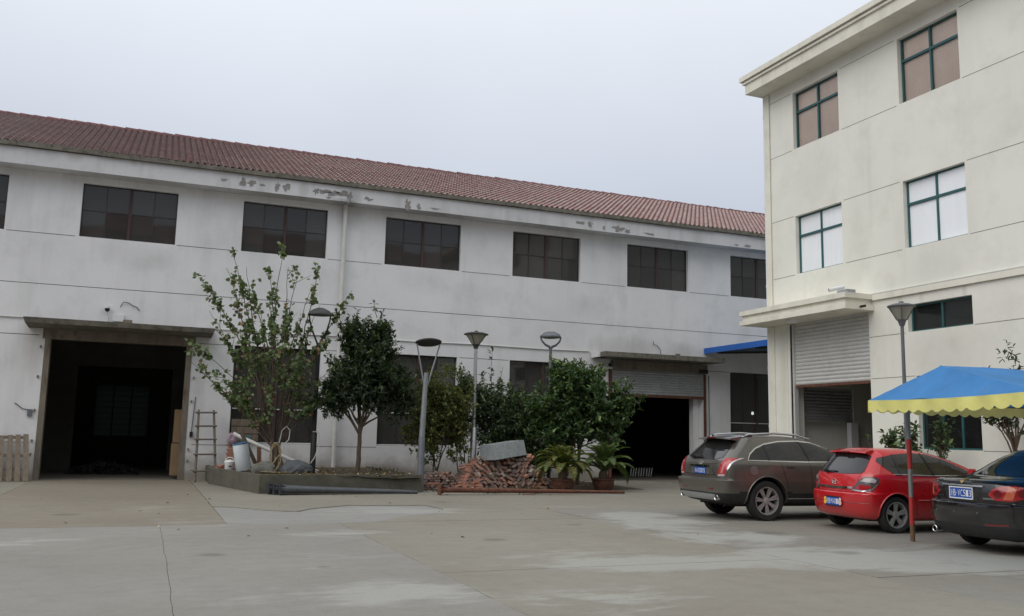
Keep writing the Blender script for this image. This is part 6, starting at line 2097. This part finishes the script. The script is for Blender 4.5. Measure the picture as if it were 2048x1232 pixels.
# ------------------------------------------------------------------ red hatchback
red = Car('parked_hatchback', (12.68, 13.42, 0), R(-6), 'bright red five-door hatchback parked between the SUV and the black sedan', MT['paintred'])
lv = [(0.20, -0.45, 3.10, 0.70, .35, .5, 3.0, 2.6),
      (0.25, -0.63, 3.28, 0.78, .40, .6, 3.2, 2.6),
      (0.33, -0.70, 3.38, 0.83, .46, .65, 3.2, 2.5),
      (0.48, -0.745, 3.43, 0.86, .50, .7, 3.2, 2.5),
      (0.58, -0.755, 3.44, 0.872, .52, .72, 3.2, 2.5),
      (0.655, -0.752, 3.43, 0.876, .52, .72, 3.2, 2.5),
      (0.685, -0.685, 3.40, 0.875, .50, .72, 3.2, 2.5),
      (0.82, -0.66, 3.25, 0.872, .48, .72, 3.2, 2.5),
      (0.92, -0.635, 2.95, 0.862, .46, .7, 3.2, 2.5),
      (0.98, -0.61, 2.55, 0.845, .44, .7, 3.2, 2.5),
      (1.03, -0.575, 2.20, 0.815, .42, .6, 3.2, 2.5),
      (1.13, -0.49, 1.95, 0.755, .40, .6, 3.2, 2.5),
      (1.27, -0.375, 1.55, 0.68, .38, .6, 3.2, 2.5),
      (1.36, -0.31, 1.20, 0.61, .40, .6, 3.0, 2.5),
      (1.415, -0.27, 0.92, 0.53, .45, .6, 2.8, 2.5),
      (1.44, -0.20, 0.72, 0.40, .4, .5, 2.6, 2.5),
      (1.452, 0.0, 0.5, 0.14, .22, .22, 2.4, 2.4)]
red.t.scale = (1, 1, 1.04)
red.body(lv, [(0, 0.315), (2.614, 0.315)], 0.362, 0.25)
red.split('body', lambda c, n: c.z > 0.215, red.paint)
red.split('underside', lambda c, n: c.z <= 0.215, MT['under'])
for x in (0, 2.614):
    red.liner(x, 0.315, 0.362, MT['under'])
    MB().tube([(x, -.7, .315), (x, .7, .315)], 0.045, 8).build('axle', MT['under'], red.t, False)
    for sd in (-1, 1):
        red.wheel(x, sd * 0.755, 0.312, 0.205, 0.218, 5, 0.2, MT['alloy'])
        pts = []
        for i in range(23):
            a = R(-6) + R(192) * i / 22
            q = Vector((x + 0.37 * math.cos(a), 0, 0.315 + 0.37 * math.sin(a)))
            h, nr, _, _ = red.bvh.ray_cast(Vector((q.x, sd * 3, q.z)), Vector((0, -sd, 0)))
            if h: pts.append(h + Vector((0, sd * 0.004, 0)))
        MB().tube(pts, 0.014, 6).build('arch_lip', MT['paintred'], red.t, False, smooth=60)
SG = [(-0.02, 1.005), (-0.2, 1.13), (-0.27, 1.22), (-0.22, 1.275), (0.1, 1.335), (0.5, 1.365), (0.85, 1.35), (1.2, 1.26), (1.55, 1.11), (1.75, 1.0), (0.8, 0.99)]
for az, sg in ((90, 1), (-90, -1)):
    gl = red.patch('side_window', side_poly(SG, sg), az, MT['carglass'], 0.006, 0.06)
    red.strip('belt_trim', side_poly([(-0.02, 0.995), (0.8, 0.98), (1.75, 0.99)], sg), az, 0.01, MT['chrome'], 0.008)
    for p, q in (((0.12, 1.0), (0.1, 1.335)), ((0.85, 0.99), (0.72, 1.36))):
        red.strip('pillar', side_poly([p, q], sg), az, 0.014, MT['blackpl'], 0.012, gl)
    red.strip('door_seam', side_poly([(0.12, 0.98), (0.3, 0.75), (0.42, 0.5), (0.46, 0.3)], sg), az, 0.004, MT['under'], 0.0)
    red.strip('door_seam', side_poly([(0.88, 0.98), (0.9, 0.6), (0.9, 0.28)], sg), az, 0.004, MT['under'], 0.0)
    red.strip('rub_strip', side_poly([(0.45, 0.56), (2.1, 0.56)], sg), az, 0.012, MT['paintred'], 0.006)
    for hx in (0.28, 1.05):
        red.patch('door_handle', side_poly([(hx, 0.855), (hx + .19, 0.86), (hx + .19, 0.885), (hx, 0.88)], sg), az, MT['paintred'], 0.024, 0.05)
    h, nr, _, _ = red.hit(1.62 * sg, 1.0, az)
    MB().obox(h + Vector((0, 0.09 if az < 0 else -0.09, 0.05)), (0.1, 0.18, 0.13)).build('wing_mirror', MT['paintred'], red.t, False, bevel=0.03)
    fz = side_poly
RG = [(-0.60, 1.0), (-0.3, 0.985), (0.3, 0.985), (0.60, 1.0), (0.635, 1.04), (0.55, 1.30), (0.47, 1.335), (-0.47, 1.335), (-0.55, 1.30), (-0.635, 1.04)]
rgl = red.patch('rear_window', RG, 0, MT['carglass'], 0.008, 0.06)
MB().tube([(-0.625, 0.28, 1.02), (-0.61, 0.05, 1.025), (-0.605, -0.02, 1.022)], [.013, .011, .007], 6).obox((-0.63, 0.30, 1.02), (0.045, .08, .045)).build('wiper', MT['blackpl'], rgl, False)
sp = MB()
vs = []
for i in range(13):
    y = -0.53 + 1.06 * i / 12
    bow = 0.04 * (1 - (y / .53) ** 2)
    zz = 1.385 + 0.018 * (1 - (y / .53) ** 2)
    vs += [(-0.38 - bow, y, zz - 0.035), (-0.37 - bow, y, zz - 0.012), (-0.2, y * .96, zz + 0.03), (-0.16, y * .96, zz - 0.02), (-0.28, y * .96, zz - 0.06)]
sp.add(vs, [(5 * i + j, 5 * i + (j + 1) % 5, 5 * i + 5 + (j + 1) % 5, 5 * i + 5 + j) for i in range(12) for j in range(5)] + [(4, 3, 2, 1, 0), (60, 61, 62, 63, 64)])
spo = sp.build('spoiler', MT['paintred'], red.t, False, smooth=45)
MB().obox((-0.425, 0, 1.372), (0.02, 0.22, 0.018)).build('brake_light', MT['lampdk'], spo, False)
MB().tube([(0.1, 0, 1.45), (0.02, 0, 1.56)], [.009, .005], 6).build('antenna', MT['blackpl'], red.t, False)
red.strip('tailgate_seam', [(-0.60, 0.98), (-0.55, 0.72), (-0.5, 0.68), (0.5, 0.68), (0.55, 0.72), (0.60, 0.98)], 0, 0.004, MT['under'], 0.0)
red.patch('chrome_bar', [(-0.50, 0.735), (0, 0.72), (0.50, 0.735), (0.50, 0.772), (0, 0.762), (-0.50, 0.772)], 0, MT['chrome'], 0.022, 0.05)
for sg in (1, -1):
    az = 42 * sg
    f = (lambda pts: side_poly(pts, sg))
    L0 = [(-0.070, 0.715), (0.130, 0.70), (0.270, 0.735), (0.375, 0.84), (0.400, 0.92), (0.330, 0.95), (0.150, 0.945), (0.030, 0.86)]
    tl_ = red.patch('tail_lamp', f(L0), az, MT['lampsmoke'], 0.012, 0.03)
    red.patch('chrome_edge', f([(-0.080, 0.71), (0.130, 0.69), (0.280, 0.725), (0.385, 0.83), (0.375, 0.845), (0.270, 0.745), (0.130, 0.712), (-0.060, 0.725)]), az, MT['chrome'], 0.016, 0.03, tl_)
    red.patch('lamp_core', f([(-0.010, 0.735), (0.130, 0.722), (0.250, 0.75), (0.270, 0.80), (0.050, 0.815)]), az, MT['lampred'], 0.017, 0.03, tl_)
    red.patch('clear_lens', f([(0.080, 0.865), (0.330, 0.85), (0.355, 0.90), (0.300, 0.925), (0.160, 0.92)]), az, MT['lampclr'], 0.017, 0.03, tl_)
eo, M_, h = emblem_ring(red, -0.02, 0.835, 0.058, MT['chrome'])
eo.build('badge', MT['chrome'], red.t, False, smooth=40)
red.patch('badge_bolt', [(-0.085, 0.822), (-0.01, 0.832), (-0.005, 0.822), (0.05, 0.848), (-0.02, 0.84), (-0.03, 0.85)], 0, MT['chrome'], 0.016, 0.04)
red.strip('bumper_line', [(-.80, .50), (-.3, .50)], 0, 0.006, MT['lampdk'], 0.0)
red.strip('bumper_line', [(.3, .50), (.80, .50)], 0, 0.006, MT['lampdk'], 0.0)
pl_ = plate(red, 0.06, 0.50, [('浙', .08, .19), ('B', .22, .32), ('·', .335, .355)] + spread('MA016', .37, .98), MT['blackpl'], 0.43, 0.135)
MT['stickyel'] = mat('sticker_yellow', lin((238, 190, 48)), 0.5, var=0.1)
MT['stickpink'] = mat('sticker_pink', lin((226, 190, 186)), 0.5, var=0.1)
for yy, m_ in ((0.225, 'stickyel'), (-0.215, 'stickpink')):
    b = MB()
    for (dz, r_) in ((0.035, .034), (-0.022, .04)):
        n = 14
        b.add([(-0.006, yy + r_ * math.cos(2 * math.pi * i / n) * (1 + .18 * math.sin(5 * i)), dz + r_ * math.sin(2 * math.pi * i / n)) for i in range(n)] + [(0.0, yy + r_ * math.cos(2 * math.pi * i / n), dz + r_ * math.sin(2 * math.pi * i / n)) for i in range(n)],
              [tuple(range(n))] + [(j, i, n + i, n + j) for i, j in ((i, (i + 1) % n) for i in range(n))])
    b.build('sticker', MT[m_], pl_, False)
MB().box(-0.4, 3.0, -0.6, 0.6, 0.19, 0.26).build('floor_pan', MT['under'], red.t, False)

# ------------------------------------------------------------------ black sedan
blk = Car('parked_sedan', (12.60, 10.22, 0), R(-6), 'black four-door sedan parked under the blue tent at the right edge', MT['paintblack'])
lv = [(0.20, -0.75, 3.25, 0.72, .35, .5, 3.0, 2.6),
      (0.26, -0.93, 3.45, 0.81, .42, .6, 3.0, 2.6),
      (0.36, -1.00, 3.54, 0.87, .50, .65, 2.9, 2.5),
      (0.50, -1.035, 3.59, 0.895, .54, .7, 2.9, 2.5),
      (0.62, -1.045, 3.60, 0.905, .55, .72, 2.9, 2.5),
      (0.685, -1.042, 3.59, 0.908, .55, .72, 2.9, 2.5),
      (0.715, -0.965, 3.56, 0.908, .53, .72, 2.9, 2.5),
      (0.86, -0.965, 3.42, 0.902, .52, .72, 2.9, 2.5),
      (0.95, -0.95, 3.10, 0.89, .52, .7, 2.8, 2.5),
      (1.00, -0.93, 2.75, 0.87, .55, .7, 2.7, 2.5),
      (1.035, -0.80, 2.40, 0.84, .6, .6, 2.7, 2.5),
      (1.06, -0.45, 2.15, 0.80, .6, .6, 2.7, 2.5),
      (1.13, -0.22, 1.98, 0.755, .55, .6, 2.7, 2.5),
      (1.27, 0.05, 1.62, 0.675, .5, .6, 2.7, 2.5),
      (1.38, 0.28, 1.28, 0.60, .5, .6, 2.6, 2.5),
      (1.44, 0.45, 1.02, 0.50, .45, .5, 2.6, 2.5),
      (1.47, 0.58, 0.88, 0.30, .25, .25, 2.4, 2.4),
      (1.478, 0.68, 0.78, 0.08, .05, .05, 2.2, 2.2)]
lv[15] = (1.44, 0.40, 1.06, 0.50, .33, .33, 2.6, 2.5)
lv[16] = (1.465, 0.50, 0.98, 0.32, .24, .24, 2.4, 2.4)
lv[17] = (1.478, 0.62, 0.86, 0.10, .12, .12, 2.2, 2.2)
blk.t.scale = (1, 1, 1.05)
blk.body(lv, [(0, 0.322), (2.705, 0.322)], 0.372, 0.25)
blk.split('body', lambda c, n: c.z > 0.40, blk.paint)
blk.split('lower_bumper', lambda c, n: c.z <= 0.40, MT['clad'])
for x in (0, 2.705):
    blk.liner(x, 0.322, 0.372, MT['under'])
    MB().tube([(x, -.7, .32), (x, .7, .32)], 0.045, 8).build('axle', MT['under'], blk.t, False)
    for sd in (-1, 1):
        blk.wheel(x, sd * 0.785, 0.320, 0.215, 0.222, 5, 0.2, MT['alloy'])
SG = [(0.0, 1.075), (0.12, 1.17), (0.32, 1.29), (0.6, 1.365), (0.95, 1.36), (1.25, 1.27), (1.55, 1.14), (1.72, 1.065), (0.9, 1.065)]
for az, sg in ((90, 1), (-90, -1)):
    gl = blk.patch('side_window', side_poly(SG, sg), az, MT['carglass'], 0.006, 0.06)
    for p, q in (((0.28, 1.07), (0.38, 1.3)), ((0.95, 1.065), (0.88, 1.36))):
        blk.strip('pillar', side_poly([p, q], sg), az, 0.014, MT['blackpl'], 0.012, gl)
    blk.strip('belt_trim', side_poly([(0.0, 1.062), (0.9, 1.052), (1.72, 1.052)], sg), az, 0.009, MT['chrome'], 0.006)
    for hx in (0.3, 1.1):
        blk.patch('door_handle', side_poly([(hx, 0.9), (hx + .19, 0.905), (hx + .19, 0.93), (hx, 0.925)], sg), az, MT['chrome'], 0.024, 0.05)
    h, nr, _, _ = blk.hit(1.65 * sg, 1.06, az)
    MB().obox(h + Vector((0, 0.09 if az < 0 else -0.09, 0.05)), (0.1, 0.18, 0.13)).build('wing_mirror', MT['paintblack'], blk.t, False, bevel=0.03)
RG = [(-0.60, 1.085), (0.60, 1.085), (0.56, 1.22), (0.46, 1.37), (-0.46, 1.37), (-0.56, 1.22)]
blk.patch('rear_window', RG, 0, MT['carglassb'], 0.006, 0.05)
blk.strip('boot_seam', [(-0.62, 1.0), (-0.58, 0.74), (0.58, 0.74), (0.62, 1.0)], 0, 0.004, MT['under'], 0.0)
blk.patch('boot_lip', [(-.70, .985), (.70, .985), (.68, 1.0), (-.68, 1.0)], 0, MT['paintblack'], 0.014, 0.06)
blk.patch('chrome_bar', [(-0.40, 0.925), (0.40, 0.925), (0.40, 0.945), (-0.40, 0.945)], 0, MT['alu'], 0.03, 0.06)
blk.patch('plate_recess', [(-0.30, 0.735), (0.30, 0.735), (0.38, 0.915), (-0.38, 0.915)], 0, MT['clad'], 0.004, 0.06)
plate(blk, -0.01, 0.83, [('浙', .03, .13), ('B', .16, .27), ('·', .30, .325)] + spread('VC513', .35, .98), MT['platewhite'], 0.44, 0.14)
for sg in (1, -1):
    az = 40 * sg
    f = (lambda pts: side_poly(pts, sg))
    L0 = [(-0.230, 0.83), (-0.150, 0.76), (0.070, 0.755), (0.270, 0.80), (0.330, 0.865), (0.280, 0.935), (0.130, 0.965), (-0.050, 0.955), (-0.170, 0.91)]
    tl_ = blk.patch('tail_lamp', f(L0), az, MT['lampred'], 0.012, 0.03)
    blk.patch('amber_lens', f([(-0.030, 0.775), (0.090, 0.775), (0.160, 0.95), (0.050, 0.945)]), az, MT['lampamb'], 0.017, 0.03, tl_)
    c_ = [(0.21 + 0.055 * math.cos(R(24 * i)), 0.862 + 0.05 * math.sin(R(24 * i))) for i in range(15)]
    blk.patch('lamp_core', f(c_), az, MT['lampdk'], 0.018, 0.03, tl_)
    c_ = [(-0.10 + 0.06 * math.cos(R(24 * i)), 0.845 + 0.055 * math.sin(R(24 * i))) for i in range(15)]
    blk.patch('lamp_core', f(c_), az, MT['lampdk'], 0.018, 0.03, tl_)
MT['gold'] = mat('badge_gold', lin((190, 160, 104)), 0.35, 0.7, var=0.1)
blk.patch('badge', [(-0.035, 0.985), (0, 0.962), (0.035, 0.985), (0.035, 1.025), (-0.035, 1.025)], 0, MT['gold'], 0.018, 0.04)
blk.patch('model_badge', [(-0.52, 0.765), (-0.38, 0.765), (-0.38, 0.785), (-0.52, 0.785)], 0, MT['clad'], 0.014, 0.05)
blk.patch('model_badge', [(0.40, 0.765), (0.56, 0.765), (0.56, 0.785), (0.40, 0.785)], 0, MT['alloyd'], 0.014, 0.05)
blk.patch('reflector', [(0.45, 0.40), (0.76, 0.42), (0.76, 0.442), (0.45, 0.425)], 0, MT['lampdk'], 0.008, 0.05)
blk.patch('reflector', [(-0.76, 0.42), (-0.6, 0.41), (-0.6, 0.432), (-0.76, 0.442)], 0, MT['lampdk'], 0.008, 0.05)
for (u_, z_) in ((-0.5, .56), (-0.1, .56), (0.35, .57)):
    h, nr, _, _ = blk.hit(u_, z_, 0)
    MB().lathe([(0.001, .004), (0.011, .004), (0.013, -.002)], 10, h, Matrix.Rotation(R(-90), 3, 'Y')).build('parking_sensor', MT['alloyd'], blk.t, False)
M_ = Matrix.Rotation(R(-90), 3, 'Y')
ex = MB().lathe([(0.044, -0.14), (0.05, 0.0), (0.044, 0.006), (0.038, 0.0), (0.036, -0.12), (0.001, -0.12)], 20, (-0.97, 0.60, 0.27), M_)
ex.build('exhaust', MT['chrome'], blk.t, False, smooth=40)
MB().box(-0.6, 3.1, -0.62, 0.62, 0.19, 0.27).build('floor_pan', MT['under'], blk.t, False)
